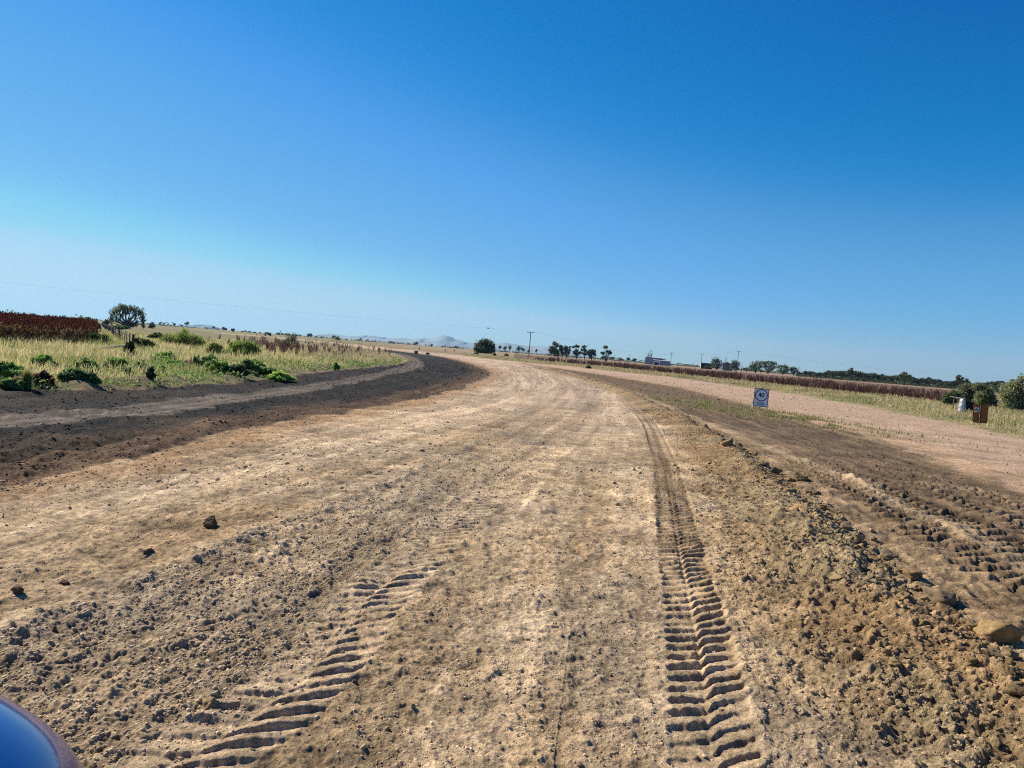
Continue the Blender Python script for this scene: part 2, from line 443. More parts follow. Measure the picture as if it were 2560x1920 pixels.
def near_ground(x, y, r, sp_):
    zn = zones(x, y); n = len(x)
    h = np.zeros(n)
    ro, bl, pk, mi, sd = zn['roads'], zn['black'], zn['pack'], zn['mid'], zn['side']
    soft = 0.04 + r * 0.006
    w_ro = sstep(-soft, soft, ro); w_bl = sstep(-soft, soft, bl) * w_ro; w_pk = sstep(-soft * .6, soft * .6, pk) * w_bl
    w_mi = sstep(-soft * .6, soft * .6, mi) * (1 - w_bl) * w_ro; w_sd = sstep(-soft, soft, sd) * (1 - w_bl) * w_ro
    w_main = np.clip(w_ro - w_bl - w_mi - w_sd, 0, 1); w_veg = 1 - w_ro
    # lines
    dT, sT, aT = poly_dist(x, y, L_TR); tT = dT * sT
    dL, sL, aL = poly_dist(x, y, L_TL); tL = dL * sL
    dC, sC, aC = poly_dist(x, y, L_CREST); tC = dC * sC          # travelling toward camera: left of travel = photo right
    dP, sP, aP = poly_dist(x, y, L_LIP); tP = dP * sP            # travelling toward camera
    dS, sS, aS = poly_dist(x, y, L_STRIP)
    dM, sM, aM = poly_dist(x, y, L_MT); tM = dM * sM
    # noises
    n_a = fbm(x, y, 2.4, 4, 1, .55); n_b = fbm(x, y, .7, 4, 2, .6, sp_); n_c = fbm(x, y, .12, 4, 3, .62, sp_)
    n_f = fbm(x, y, .05, 3, 4, .7, sp_)
    rid = fbm(x, y, .16, 3, 5, .6, sp_, True)
    rel = np.zeros(n); spk = np.zeros(n)
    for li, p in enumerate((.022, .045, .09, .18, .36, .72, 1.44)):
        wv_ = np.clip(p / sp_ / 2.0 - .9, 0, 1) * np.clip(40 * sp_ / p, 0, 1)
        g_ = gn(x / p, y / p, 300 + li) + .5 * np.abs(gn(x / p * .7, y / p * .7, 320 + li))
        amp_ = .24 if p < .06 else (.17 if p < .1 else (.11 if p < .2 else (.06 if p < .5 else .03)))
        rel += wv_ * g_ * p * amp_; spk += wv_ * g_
    # grader streaks follow the lip/road direction
    stre = gn(tP / .16, aP / 3.0, 6) + .6 * gn(tP / .07, aP / 2.0, 7)
    stre = stre * np.clip(.12 / sp_ - 1, 0, 1)
    broad = gn(tP / .9, aP / 9.0, 8)
    # ---------------- colour of the main road
    c = np.tile(np.array([.42, .298, .17]), (n, 1))
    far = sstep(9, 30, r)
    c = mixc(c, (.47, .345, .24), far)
    gp = sstep(-.1, .35, n_a + .25 * n_b)
    c = mixc(c, (.36, .285, .20), gp * .55)                        # grey gravel patches
    op = sstep(.12, .5, fbm(x, y, 1.5, 4, 12, .6) + .2 * n_b)
    c = mixc(c, (.33, .21, .11), op * .5 * sstep(30, 10, r))     # damp orange-brown patches
    pale = sstep(.1, .5, fbm(x, y, 1.1, 3, 14, .55) + .12 * stre)
    c = mixc(c, (.56, .41, .25), pale * .65)
    band_d = [(poly_dist(x, y, bl_), bw) for bl_, bw in L_BANDS]
    for (dB, sB, aB), bw in band_d:
        bm_ = np.exp(-(dB / (bw * (.8 + .5 * gn(aB / 3, aB * 0, 16)))) ** 2) * np.clip(.65 + 1.1 * gn(dB * sB / .14, aB / 2.2, 18) + .5 * n_b, 0, 1)
        c = mixc(c, (.62, .465, .30), bm_ * .68)
    dn = np.full(n, 1e9); sn = np.zeros(n); an = np.zeros(n)
    for (dB, sB, aB), bw in band_d:
        m_ = dB < dn
        dn = np.where(m_, dB, dn); sn = np.where(m_, sB, sn); an = np.where(m_, aB + bw * 50, an)
    tn = dn * sn
    strB = gn(tn / .30, an / 7, 90) + .8 * gn(tn / .13, an / 4, 91) * np.clip(.13 / sp_ - .4, 0, 1) + .6 * gn(tn / .8, an / 12, 92)
    c = c * (1 + .46 * np.clip(strB, -.9, 1.1))[:, None]
    c = c * (1 + .16 * broad + .12 * stre)[:, None]
    # orange lip next to the black soil
    orn = np.exp(-((bl + .35) / .45) ** 2) * (1 - w_bl)
    c = mixc(c, (.36, .21, .10), orn * .75)
    # ---------------- main road relief
    hm = .010 * (gn(tn / .30, an / 7, 90) + .5 * gn(tn / .13, an / 4, 91)) + .010 * n_b + .006 * n_c + .004 * n_f + .004 * stre + .02 * broad * .5
    gz = inside(x, y, PG_GRAVEL).astype(float) * sstep(14, 8, r)
    if gz.any():
        wd, wv = worley(x, y, .028, 3)
        gmask = gz * np.clip(.028 / sp_ - 2, 0, 1) * sstep(-.25, .2, n_b + .3)
        hm += gmask * (.008 * np.clip(.62 - wd, 0, 1) * (.4 + wv))
        c = c * (1 + (gmask * (wv - .5) * .35))[:, None]
        c = mixc(c, (.36, .29, .20), gz * .4)
    wd2, wv2 = worley(x, y, .075, 5)
    lump = np.clip(.5 - wd2, 0, 1) * (wv2 > .72) * np.clip(.075 / sp_ - 2, 0, 1)
    hm += lump * .022 * (1 - gz)
    # lip: pale rolled crest with gravel on its near side
    # (side + is photo left / up-slope when travelling toward camera? resolved by sign test below)
    lipw = np.exp(-(tP / .11) ** 2) * (.55 + .8 * gn(aP / 1.2, tP * .5, 15)) * sstep(22, 10, r)
    hm += .035 * np.clip(lipw, 0, 1) + .02 * sstep(.12, -.12, tP * LIP_SIGN) * np.exp(-np.abs(tP) / 1.2)
    c = mixc(c, (.56, .42, .265), np.clip(lipw, 0, 1) * .8)
    h += (hm + rel * (1.0 + .5 * gz)) * w_main
    # ---------------- windrow of loose spoil
    tw = tC * CREST_SIGN                                          # + = photo right of the crest
    hgt = np.interp(aC, [0, 25, 45, 60, 66], [.07, .10, .12, .13, .13]) * (1 + .8 * gn(aC / 1.1, aC * 0, 17))
    prof = np.where(tw < 0, np.exp(-(tw / .52) ** 2), np.exp(-(tw / .22) ** 2))
    loose = np.where(tw < 0, sstep(-1.15, -.45, tw + .25 * n_b), sstep(.75, .3, tw + .2 * n_b))
    loose = loose * (aC > 1)
    w1, v1 = worley(x, y, .11, 7); w2, v2 = worley(x, y, .045, 8)
    k1 = np.clip(.11 / sp_ - 2, 0, 1); k2 = np.clip(.045 / sp_ - 2, 0, 1)
    crumb = .036 * np.clip(.55 - w1, 0, 1) * (.3 + v1) * k1 * sstep(.3, .8, v1) + .020 * np.clip(.6 - w2, 0, 1) * (.35 + v2) * k2
    h += hgt * prof * np.clip(1 - w_bl, 0, 1) * np.where(aC > .5, 1, 0)
    h += loose * (crumb * 1.35 + 1.1 * rel + .02 * n_b + .012 * n_c)
    lc = mixc(np.tile(np.array([.29, .19, .095]), (n, 1)), (.31, .23, .125), sstep(-.15, .3, n_a))
    lc = mixc(lc, (.38, .20, .08), sstep(.42, .6, fbm(x, y, .5, 3, 19)) * .8)
    lc = lc * (.92 + .45 * (v2 - .5) * k2)[:, None]
    c = c * (1 - loose[:, None] * .85) + lc * loose[:, None] * .85
    # spread crumbs beside the right wheel track
    spread = sstep(-2.2, -.8, tw) * sstep(0.1, -.3, tw)
    h += spread * (1 - loose) * crumb * .8
    # ---------------- wheel tracks
    def tread(t, arc, pitch, wdt, skew, seed, depth, lug):
        inm = sstep(wdt * .5 + .02, wdt * .5 - .02, np.abs(t))
        u = t / wdt
        ph = arc / pitch + .5 * sstep(-.10, .10, u) + t * np.where(u > 0, skew, skew * .55) / pitch + .09 * gn(arc / .2, t / .12, seed) + .10 * gn(arc / .05, t / .04, seed + 2)
        f = ph - np.floor(ph)
        bar = sstep(.0, .62, f) * sstep(1.0, .80, f)
        cen = (1 - .6 * np.exp(-((u + .05) / .045) ** 2)) * np.clip(.8 + .9 * gn(arc / .33, t / .16, seed + 7), .25, 1.15)
        ber = np.exp(-((np.abs(t) - wdt * .55) / .045) ** 2)
        kk = np.clip(pitch / sp_ / 1.5 - .8, 0, 1)
        fr = .75 + .5 * np.clip(gn(arc / .6, t / .2, seed + 1) + .4, 0, 1)
        return inm, (-depth + lug * bar * cen * kk * fr) * inm +   .005 * ber, bar
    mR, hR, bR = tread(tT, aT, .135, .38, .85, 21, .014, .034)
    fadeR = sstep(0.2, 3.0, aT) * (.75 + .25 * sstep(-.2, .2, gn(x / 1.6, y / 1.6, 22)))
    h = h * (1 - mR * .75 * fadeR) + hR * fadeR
    c = mixc(c, (.50, .35, .19), mR * .4 * fadeR * sstep(9, 5, r)); c = mixc(c, (.20, .13, .075), mR * .8 * fadeR * sstep(4, 9, r) * sstep(45, 20, r) * np.clip(.6 + .8 * np.cos(tT / .36 * 4 * np.pi), .1, 1))  # farther out, dark stripes paint the averaged shade of the tread bars
    mL, hL, bL = tread(tL, aL, .140, .44, .75, 25, .004, .027)
    fadeL = sstep(0.2, 2.0, aL) * (.55 + .45 * sstep(-.25, .15, gn(x / 1.3, y / 1.3, 26)))
    h = h * (1 - mL * .7 * fadeL) + hL * fadeL
    c = mixc(c, (.62, .46, .29), mL * .75 * fadeL)
    # ---------------- black soil shoulder
    cb = mixc(np.tile(np.array([.015, .012, .0105]), (n, 1)), (.034, .026, .021), sstep(-.2, .4, n_a + .4 * n_b))
    brown = sstep(1.9, .2, bl - np.where(ro < bl + 1e-3, 9, 0)) * (np.abs(ro) > bl * 1.02)
    cb = mixc(cb, (.145, .088, .05), brown * (.8 + .5 * n_a))
    tipb = sstep(28, 55, r) * sstep(-4, -1, x)
    cb = mixc(cb, (.13, .09, .065), tipb * .7 * sstep(-.3, .3, n_a + gn(x / 5, y / 5, 33)))
    strk = gn(bl / .45, (x + y) / 9.0, 31) + .6 * gn(bl / .2, (x + y) / 6, 32)
    strk2 = gn(bl / .3, (x + y) / 1.6, 37) + .8 * gn(bl / .14, (x + y) / .7, 38)
    cb = cb * (1 + .55 * np.clip(strk2, -1, 1.4))[:, None]
    cb = cb * (1 + .8 * strk * np.clip(.5 / sp_ - .5, 0, 1))[:, None]
    hb = 1.6 * rel + .03 * n_b + .03 * n_c + .03 * rid + .055 * strk + .01 * n_f
    hb = hb * (1 - .7 * w_pk) + .035 * np.exp(-(pk / .22) ** 2)
    # packed strip with slanted cleat marks
    dK, sK, aK = poly_dist(x, y, GL(PACK_UP))
    cl = np.sin((aK + 1.3 * dK) / .36 * 2 * np.pi + 1.5 * gn(x / 1.2, y / 1.2, 35))
    hb += w_pk * .007 * cl * (1 + 1.5 * n_a) * np.clip(.3 / sp_ - 1, 0, 1)
    cp_ = mixc(np.tile(np.array([.115, .092, .075]), (n, 1)), (.155, .126, .10), sstep(-.2, .3, n_b))
    cp_ = cp_ * (1 + .28 * np.sin(dK / .42 * 2 * np.pi + .8 * n_a) + .2 * strk)[:, None]
    cp_ = cp_ * (1 + .05 * cl * np.clip(.4 / sp_ - .5, 0, 1))[:, None]
    cb = cb * (1 - w_pk[:, None]) + cp_ * w_pk[:, None]
    c = c * (1 - w_bl[:, None]) + cb * w_bl[:, None]; h = h * (1 - w_bl) + (hb - .02) * w_bl
    # ---------------- dark strip right of the windrow
    cm = mixc(np.tile(np.array([.22, .15, .088]), (n, 1)), (.30, .21, .12), sstep(-.25, .3, n_a))
    inner = sstep(.15, .5, dS * sS * STRIP_SIGN)
    outr = sstep(0, 1.2, mi)
    cm = mixc(cm, (.145, .10, .062), inner * (.75 + .4 * n_a) * outr)
    strm = gn(dS / .26, aS / 14, 45) + .9 * gn(dS / .12, aS / 9, 46)
    strm2 = gn(dS / .10, aS / .9, 48) + .8 * gn(x / .25, y / .25, 49)
    cm = cm * (1 + .35 * strm2)[:, None]
    cm = cm * (1 + .55 * strm * np.clip(.4 / sp_ - .3, 0, 1) + .1 * n_b)[:, None]
    stw = np.exp(-(dS / (.12 + .002 * r)) ** 2)
    cm = mixc(cm, (.43, .32, .20), stw * .75)
    hmid = 1.8 * rel + .03 * n_b + .008 * n_c + .012 * strm + .035 * np.exp(-(dS / .16) ** 2)
    for off in (-1.25, -.62, .15, .85):
        t2 = tM - off
        m2, h2, b2 = tread(t2, aM + off * .3, .24, .56, .5, 47 + int(off * 10), .016, .050)
        m2f = sstep(0, 3, aM); hmid = hmid * (1 - m2 * m2f * .3) + h2 * m2f
    h = h + hmid * w_mi * (1 - np.clip(prof, 0, 1) * .6)
    wm = w_mi * (1 - .9 * loose)
    c = c * (1 - wm[:, None]) + cm * wm[:, None]
    # ---------------- side road
    cs = mixc(np.tile(np.array([.46, .32, .225]), (n, 1)), (.50, .35, .24), sstep(-.3, .3, n_a))
    sstk = gn(sd / .35, (x - y) / 14, 51) + .6 * gn(sd / .15, (x - y) / 9, 52)
    cs = cs * (1 + .15 * sstk * np.clip(.4 / sp_ - .2, 0, 1))[:, None]
    cs = mixc(cs, (.42, .27, .15), np.exp(-((sd - .5) / .7) ** 2) * sstep(-1, 0, -np.abs(mi) + 2.0) * .6)
    c = c * (1 - w_sd[:, None]) + cs * w_sd[:, None]
    h += w_sd * (.8 * rel + .006 * n_b + .004 * n_c + .008 * sstk)
    # ---------------- vegetated ground under the grass
    cv = mixc(np.tile(np.array([.34, .28, .14]), (n, 1)), (.19, .19, .075), sstep(-.1, .4, fbm(x, y, 5, 3, 55)))
    cv = mixc(cv, (.24, .17, .115), sstep(60, 110, r))
    cv = mixc(cv, field_col(x, y), sstep(70, 130, r))
    cv = cv * (1 + .3 * n_a * .5)[:, None]
    # scraped straw and earth along the left verge
    heap = np.exp(-((ro + .5) / .8) ** 2) * (x < 2) * (y < 60)
    cv = mixc(cv, (.09, .075, .045), heap * (.7 + .6 * n_b))
    cv = mixc(cv, (.26, .20, .12), heap * sstep(.0, .4, n_b + n_c * .5) * .7)
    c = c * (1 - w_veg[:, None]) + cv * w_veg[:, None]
    h += verge_h(x, y, ro) + w_veg * (2.0 * rel + .05 * n_b + heap * (.08 * n_b + .05 * n_c + .03 * rid))
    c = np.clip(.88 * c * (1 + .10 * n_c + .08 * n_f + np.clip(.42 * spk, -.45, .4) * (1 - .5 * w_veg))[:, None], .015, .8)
    lab = np.where(ro < 0, 0, np.where(bl > 0, 2, np.where(sd > 0, 4, np.where((mi > 0), 3, 1))))
    return h, c, lab

def side_sign(line, pt):
    """sign that makes side positive at pt"""
    _, s, _ = poly_dist(np.array([pt[0]]), np.array([pt[1]]), line)
    return float(s[0]) or 1.0
LIP_SIGN = side_sign(L_LIP, G(600, 1700))       # + on the near, gravelly side
CREST_SIGN = side_sign(L_CREST, G(2300, 1400))  # + on the photo's right
STRIP_SIGN = side_sign(L_STRIP, G(2400, 1200))  # + toward the side road
build_ground()

# ------------------------------------------------------------------ haze
def build_haze():
    m, nt, out = new_mat('haze_air')
    pv = nt.nodes.new('ShaderNodeVolumePrincipled')
    pv.inputs['Color'].default_value = (.36, .68, 1.0, 1); pv.inputs['Density'].default_value = 5.5e-5; pv.inputs['Anisotropy'].default_value = .25
    nt.links.new(pv.outputs['Volume'], out.inputs['Volume'])
    b = MB().box((0, 0, 130), (23000, 23000, 280))
    o = b.build('haze', m); tag(o, 'thin blue haze over the whole plain', 'haze', kind='stuff')
build_haze()

# ------------------------------------------------------------------ far hills
def build_hills():
    mat = mat_plain('hill_haze_tint', (.25, .28, .29), .95, .05, noise=.25, scale=.004)  # pale bluish albedo: fading by distance haze is put into the hill colour
    prof = [(780, 843), (807, 839), (821, 834), (834, 834), (848, 837), (870, 841), (889, 841), (911, 838), (934, 840), (979, 845), (1002, 843), (1035, 849), (1058, 844.5), (1081, 846), (1092, 842), (1103, 838.5), (1110, 837), (1118, 838.5), (1126, 842), (1136, 848), (1181, 858), (1226, 861), (1260, 857), (1282, 859), (1316, 865), (1362, 866), (1420, 876), (1500, 890)]
    Y = 9000.0
    def ridge(prof, Y, dep, nm, lab):
        v = []; n = 9; xs = np.linspace(prof[0][0], prof[-1][0], 90)
        ys = np.interp(xs, [p[0] for p in prof], [p[1] for p in prof])
        for i, (a, b) in enumerate(zip(xs, ys)):
            p = W(a, b, Y); t = min(i, 89 - i) / 4.0
            hh = max(p.z, 3) * min(1, t)
            for k in range(n):
                s = k / (n - 1) * 2 - 1
                jit = float(gn(np.array([a / 9.0]), np.array([k * 1.7]), 91)[0])
                v.append((p.x + jit * 60, Y + s * dep, max(0, hh * (1 - abs(s) ** 1.3) * (1 + jit * .3 * (abs(s) > .05)) - .5)))
        q = [[i * n + k, i * n + k + 1, (i + 1) * n + k + 1, (i + 1) * n + k] for i in range(89) for k in range(n - 1)]
        o = link_mesh(nm, v, np.array(q), mat, None, None, True)
        tag(o, lab, 'hills', kind='structure')
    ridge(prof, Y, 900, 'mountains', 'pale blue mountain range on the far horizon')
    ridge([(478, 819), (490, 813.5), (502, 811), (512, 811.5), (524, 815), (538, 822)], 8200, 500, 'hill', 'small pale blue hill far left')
build_hills()
# ------------------------------------------------------------------ loose stones and crumbs (uncountable)
def ico(sub):
    import bmesh
    bm = bmesh.new(); bmesh.ops.create_icosphere(bm, subdivisions=sub, radius=1.0)
    bm.verts.ensure_lookup_table()
    v = np.array([q.co[:] for q in bm.verts]); f = np.array([[q.index for q in p.verts] for p in bm.faces]); bm.free()
    return v, f

def noise3(v, per, seed):
    return gn(v[:, 0] / per + seed, v[:, 1] / per + v[:, 2] * 1.7 / per, seed) + gn(v[:, 2] / per - seed, v[:, 0] * .6 / per + v[:, 1] / per, seed + 3)

def scatter(name, label, mat, pts, size, variants, f, cols, flat=.7, sink=.35, smooth=True):
    """stones of given sizes resting on points, one mesh"""
    n = len(pts); nv = variants.shape[1]
    vi = RNG.integers(0, len(variants), n); V = variants[vi].copy()
    V *= np.stack([RNG.uniform(.75, 1.3, n), RNG.uniform(.75, 1.3, n), RNG.uniform(.55, 1.0, n) * flat / .7], 1)[:, None, :]
    a = RNG.uniform(0, 2 * np.pi, n); cA, sA = np.cos(a)[:, None], np.sin(a)[:, None]
    x = V[:, :, 0] * cA - V[:, :, 1] * sA; y = V[:, :, 0] * sA + V[:, :, 1] * cA
    t = RNG.normal(0, .3, n)[:, None]; z = V[:, :, 2] * np.cos(t) + x * np.sin(t); x = x * np.cos(t) - V[:, :, 2] * np.sin(t)
    P = np.stack([x, y, z], -1) * size[:, None, None]
    P[:, :, 2] += size[:, None] * (.55 - sink)
    P += pts[:, None, :]
    F = (f[None] + (np.arange(n) * nv)[:, None, None]).reshape(-1, 3)
    C = np.repeat(cols, nv, 0)
    o = link_mesh(name, P.reshape(-1, 3), F, mat, None, C, smooth)
    tag(o, label, name.replace('_', ' '), kind='stuff'); return o

I1, F1 = ico(1); I2, F2 = ico(2); I3, F3 = ico(4)
VP = np.stack([I1 * (1 + .34 * noise3(I1, 1.1, k))[:, None] for k in range(14)])
def angular(v, k, planes=10, lo=.5):
    """radius of a random convex polyhedron along each unit direction: broken, faceted lumps"""
    g = np.random.default_rng(700 + k); d = g.normal(size=(planes, 3)); d /= np.linalg.norm(d, axis=1)[:, None]
    h = g.uniform(lo, 1.0, planes); q = v @ d.T
    return np.min(np.where(q > .12, h[None] / np.maximum(q, .12), 1.35), 1)
VR = np.stack([I2 * (angular(I2, k, 9) * (1 + .22 * noise3(I2, .35, k + 60)))[:, None] for k in range(12)])
VP = np.concatenate([VP, np.stack([I1 * (angular(I1, 40 + k, 8, .6) * 1.05)[:, None] for k in range(14)])])

def height_near(x, y):
    r = np.hypot(x, y); sp_ = np.maximum(.0042, r * r / np.where(r < 13, 2600.0, 1650.0)) * .75
    z = base_h(x, y); zi, ci, lab = near_ground(x, y, r, sp_)
    return z + zi, ci, lab

def polar_pts(n, r0, r1, a0, a1, power=1.0):
    u = RNG.random(n)
    r = (r0 ** power + u * (r1 ** power - r0 ** power)) ** (1 / power)
    th = np.radians(RNG.uniform(a0, a1, n))
    return r * np.sin(th), r * np.cos(th), r

PEB_PAL = np.array([(.42, .34, .24), (.50, .42, .31), (.36, .30, .24), (.34, .27, .19), (.58, .50, .39), (.26, .20, .14), (.42, .29, .15), (.20, .15, .11)])
def gravel():
    x, y, r = polar_pts(230000, 2.1, 15, -41, 41, 1.0)
    z, c, lab = height_near(x, y)
    gz = inside(x, y, PG_GRAVEL); n_a = gn(x / .5, y / .5, 401) + .5 * gn(x / .16, y / .16, 402)
    dT, _, _ = poly_dist(x, y, L_TR); dL, _, _ = poly_dist(x, y, L_TL)
    p = np.where(gz, .68 + 1.2 * n_a, .2 + .8 * np.clip(n_a, -.25, 1)) * np.where(lab == 1, 1, .35) * np.where(dT < .19, .15, 1) * np.where(dL < .2, .3, 1)
    k = RNG.random(len(x)) < p
    x, y, z, r, gz = x[k], y[k], z[k], r[k], gz[k]
    n = len(x); size = np.exp(RNG.normal(np.log(.0040), .42, n)) * np.where(gz, 1.25, .9)
    size = np.clip(np.maximum(size, r * .0005), .0025, .0135)
    cols = PEB_PAL[RNG.choice(8, n, p=[.22, .17, .2, .15, .08, .07, .08, .03])] * RNG.uniform(.8, 1.15, n)[:, None] * np.array([1.0, .94, .80]); cols = np.where((RNG.random(n) < .62)[:, None], c[k] * RNG.uniform(.8, 1.2, n)[:, None], cols)
    scatter('gravel', 'loose rounded gravel strewn over the tan road', M_STONE, np.stack([x, y, z], 1), size, VP, F1, cols, sink=.6)
gravel()

def crumbs():
    """earth crumbs in the loose windrow, on the black shoulder and scattered down the road"""
    x, y, r = polar_pts(230000, 2.2, 26, -41, 41, .7)
    dC, sC, aC = poly_dist(x, y, L_CREST); tw = dC * sC * CREST_SIGN
    dT, _, _ = poly_dist(x, y, L_TR)
    win = sstep(-1.5, -.6, tw) * sstep(.75, .35, tw) * (dT > .2)
    bl = sdf(x, y, PG_BLACK); pk = sdf(x, y, PG_PACK); ro = sdf(x, y, PG_ROADS); mi = sdf(x, y, PG_MID)
    p = .95 * win + .10 * (bl > 0) * (pk < 0) + .035 * (ro > 0) * (bl < 0) * (win < .1) + .10 * np.exp(-((bl + .2) / .5) ** 2)
    p = p * np.clip(.6 + 1.2 * gn(x / .6, y / .6, 411), .05, 2)
    k = RNG.random(len(x)) < p
    x, y, r, win, tw = x[k], y[k], r[k], win[k], tw[k]
    z, c, lab = height_near(x, y)
    n = len(x); size = np.exp(RNG.normal(np.log(.0068), .5, n)) * np.where(win > .3, 1 + 1.3 * np.exp(-((tw - .25) / .25) ** 2), 1)
    size = np.clip(np.maximum(size, r * .0007), .004, np.where(win > .3, .028, .014))
    cols = c * RNG.uniform(.55, 1.0, n)[:, None] * np.where((win < .1) & (RNG.random(n) < .6), .7, 1)[:, None]
    scatter('crumbled_soil', 'small crumbs of earth over windrow and road', M_CLOD, np.stack([x, y, z], 1), size, VR, F2, cols, sink=.55, smooth=False)
    x, y, r = polar_pts(150000, 8, 90, -37, 37, .7)
    ro = sdf(x, y, PG_ROADS); bl = sdf(x, y, PG_BLACK); dC, sC, aC = poly_dist(x, y, L_CREST)
    tw = dC * sC * CREST_SIGN
    p = (ro > .1) * (.40 + .6 * (bl > 0) + .9 * np.exp(-((tw - .1) / .5) ** 2)) * np.clip(.5 + 1.1 * gn(x / 2, y / 2, 412) + .8 * gn(x / .5, y / .5, 413), .05, 1)
    k = RNG.random(len(x)) < p; x, y, r = x[k], y[k], r[k]
    z, c, lab = height_near(x, y); n = len(x)
    size = np.clip(np.exp(RNG.normal(np.log(.012), .5, n)), .006, .05) * np.clip(r / 28, .8, 1.8)
    scatter('scattered_clods', 'far small clods scattered on roads and shoulder', M_CLOD, np.stack([x, y, z], 1), size, VP, F1, c * np.where(sdf(x, y, PG_BLACK) > 0, RNG.uniform(.6, 2.4, n), RNG.uniform(.65, 1.1, n))[:, None], sink=.6, smooth=True)
crumbs()

# ------------------------------------------------------------------ single clods
CLOD_MESH = []
def clod_mesh(k, tint):
    v = I3 * angular(I3, 80 + k, 11, .55)[:, None] * (1 + .16 * noise3(I3, 1.05, 100 + k) + .16 * noise3(I3, .42, 130 + k) + .08 * noise3(I3, .17, 160 + k) + .05 * noise3(I3, .08, 170 + k))[:, None]
    v[:, 2] = np.where(v[:, 2] < -.45, -.45 + (v[:, 2] + .45) * .2, v[:, 2])
    c = np.asarray(tint)[None] * (1 + .5 * noise3(I3, .3, 190 + k))[:, None]
    return v, np.clip(c, .03, .6)

def put_clod(mesh_k, px, py, wpx, label, group=None, tint=None, sq=(1, 1, .85)):
    X, Y = G(px, py); z, _, _ = height_near(np.array([X]), np.array([Y])); d = math.hypot(X, Y)
    s = wpx * Y / FPX / 2.1
    if tint is not None:
        v, c = clod_mesh(mesh_k, tint); o = link_mesh('earth_clod', v, F3, M_CLOD, None, c, True)
    else:
        o = CLOD_MESH[mesh_k % len(CLOD_MESH)].copy(); COL.objects.link(o)
    o.location = (X, Y, float(z[0]) + s * .3); o.scale = (s * sq[0], s * sq[1], s * sq[2])
    o.rotation_euler = (random.uniform(-.2, .2), random.uniform(-.2, .2), random.uniform(0, 6.28))
    return tag(o, label, 'clod', group)

put_clod(1, 2478, 1610, 96, 'largest tan clod with a dark shaded side at the windrow end', 'clods along the windrow', (.30, .205, .095), (1, 1, 1.0))
put_clod(2, 522, 1778, 54, 'cracked tan clod lying on the left wheel track', None, (.34, .24, .12), (1.1, .9, .85))
put_clod(3, 524, 1322, 36, 'dark brown clod alone on the left of the gravel road', None, (.13, .085, .05), (1, 1, 1.05))
put_clod(4, 374, 1393, 24, 'flat dark brown clod near the pale wheel lip', None, (.14, .09, .05), (1.3, .8, .5))
put_clod(5, 134, 1580, 18, 'small dark block of earth on the pale wheel lip', None, (.15, .10, .06), (1, .9, 1.1))
put_clod(6, 42, 1496, 34, 'dark crumbly clod at the left edge of the road', None, (.13, .09, .055), (1.3, .8, .6))
put_clod(7, 158, 1473, 24, 'small dark crumbly clod left of the wheel lip crack', None, (.13, .09, .055), (1.2, .9, .7))
put_clod(8, 2090, 1488, 42, 'gray capped clod beside a stone in the loose windrow slope', None, (.30, .22, .12), (1.2, .8, .6))
for k in range(6):
    t_ = [(.24, .165, .085), (.21, .14, .07), (.27, .19, .10), (.19, .13, .07), (.23, .175, .11), (.18, .12, .06)][k]
    v, c = clod_mesh(20 + k, t_)
    o = link_mesh('earth_clod', v, F3, M_CLOD, None, c, True); COL.objects.unlink(o); CLOD_MESH.append(o)
rc = random.Random(5)
SPOTS = [(1755, 1072, 20), (1795, 1098, 20), (1812, 1106, 18), (1822, 1114, 26), (1838, 1122, 22), (1848, 1132, 24), (1815, 1140, 24), (1868, 1132, 12), (1885, 1142, 18), (1902, 1160, 16), (1912, 1178, 24), (1938, 1186, 22),
 (1975, 1205, 24), (1996, 1206, 26), (1968, 1262, 30), (2000, 1258, 16), (2025, 1245, 18), (2040, 1248, 16), (2004, 1282, 20), (2056, 1282, 20), (2078, 1292, 24), (2098, 1315, 30), (2116, 1342, 26), (2138, 1370, 30),
 (2066, 1300, 16), (2150, 1392, 22), (2180, 1360, 14), (2190, 1412, 34), (2226, 1410, 36), (2208, 1436, 26), (2246, 1444, 28), (2282, 1462, 44), (2262, 1486, 26), (2304, 1490, 30), (2336, 1502, 56), (2362, 1540, 32), (2390, 1552, 40),
 (2372, 1574, 28), (2412, 1562, 24), (2432, 1580, 30), (2360, 1500, 22), (2464, 1524, 16), (2178, 1552, 28), (2284, 1588, 40), (2150, 1560, 18), (2242, 1500, 22), (2520, 1660, 34), (2545, 1700, 40), (2530, 1830, 46), (2420, 1745, 34), (2240, 1715, 40), (2172, 1708, 22), (2460, 1690, 30), (2380, 1640, 26), (2300, 1640, 22), (2505, 1780, 36)]
for k_ in range(70):
    t_ = rc.random(); q_ = L_CREST; i_ = int((.25 + .72 * t_) * (len(q_) - 2)); j_ = rc.random(); X_ = q_[i_][0] * (1 - j_) + q_[i_ + 1][0] * j_ + rc.gauss(.17, .09); Y_ = q_[i_][1] * (1 - j_) + q_[i_ + 1][1] * j_ + rc.gauss(.0, .05)
    rel_ = np.array([X_, Y_, -EYE]); dz_ = float(rel_ @ FWD)
    SPOTS.append((CX + FPX * float(rel_ @ RGT) / dz_, CY - FPX * float(rel_ @ UPV) / dz_, FPX / dz_ * rc.uniform(.028, .065)))
for i, (a, b, wd) in enumerate(SPOTS):
    put_clod(i, a, b, wd * rc.uniform(.9, 1.35), 'lumpy tan earth clod lying in the loose windrow', 'clods along the windrow', None, (rc.uniform(.9, 1.3), rc.uniform(.8, 1.1), rc.uniform(.65, .95)))

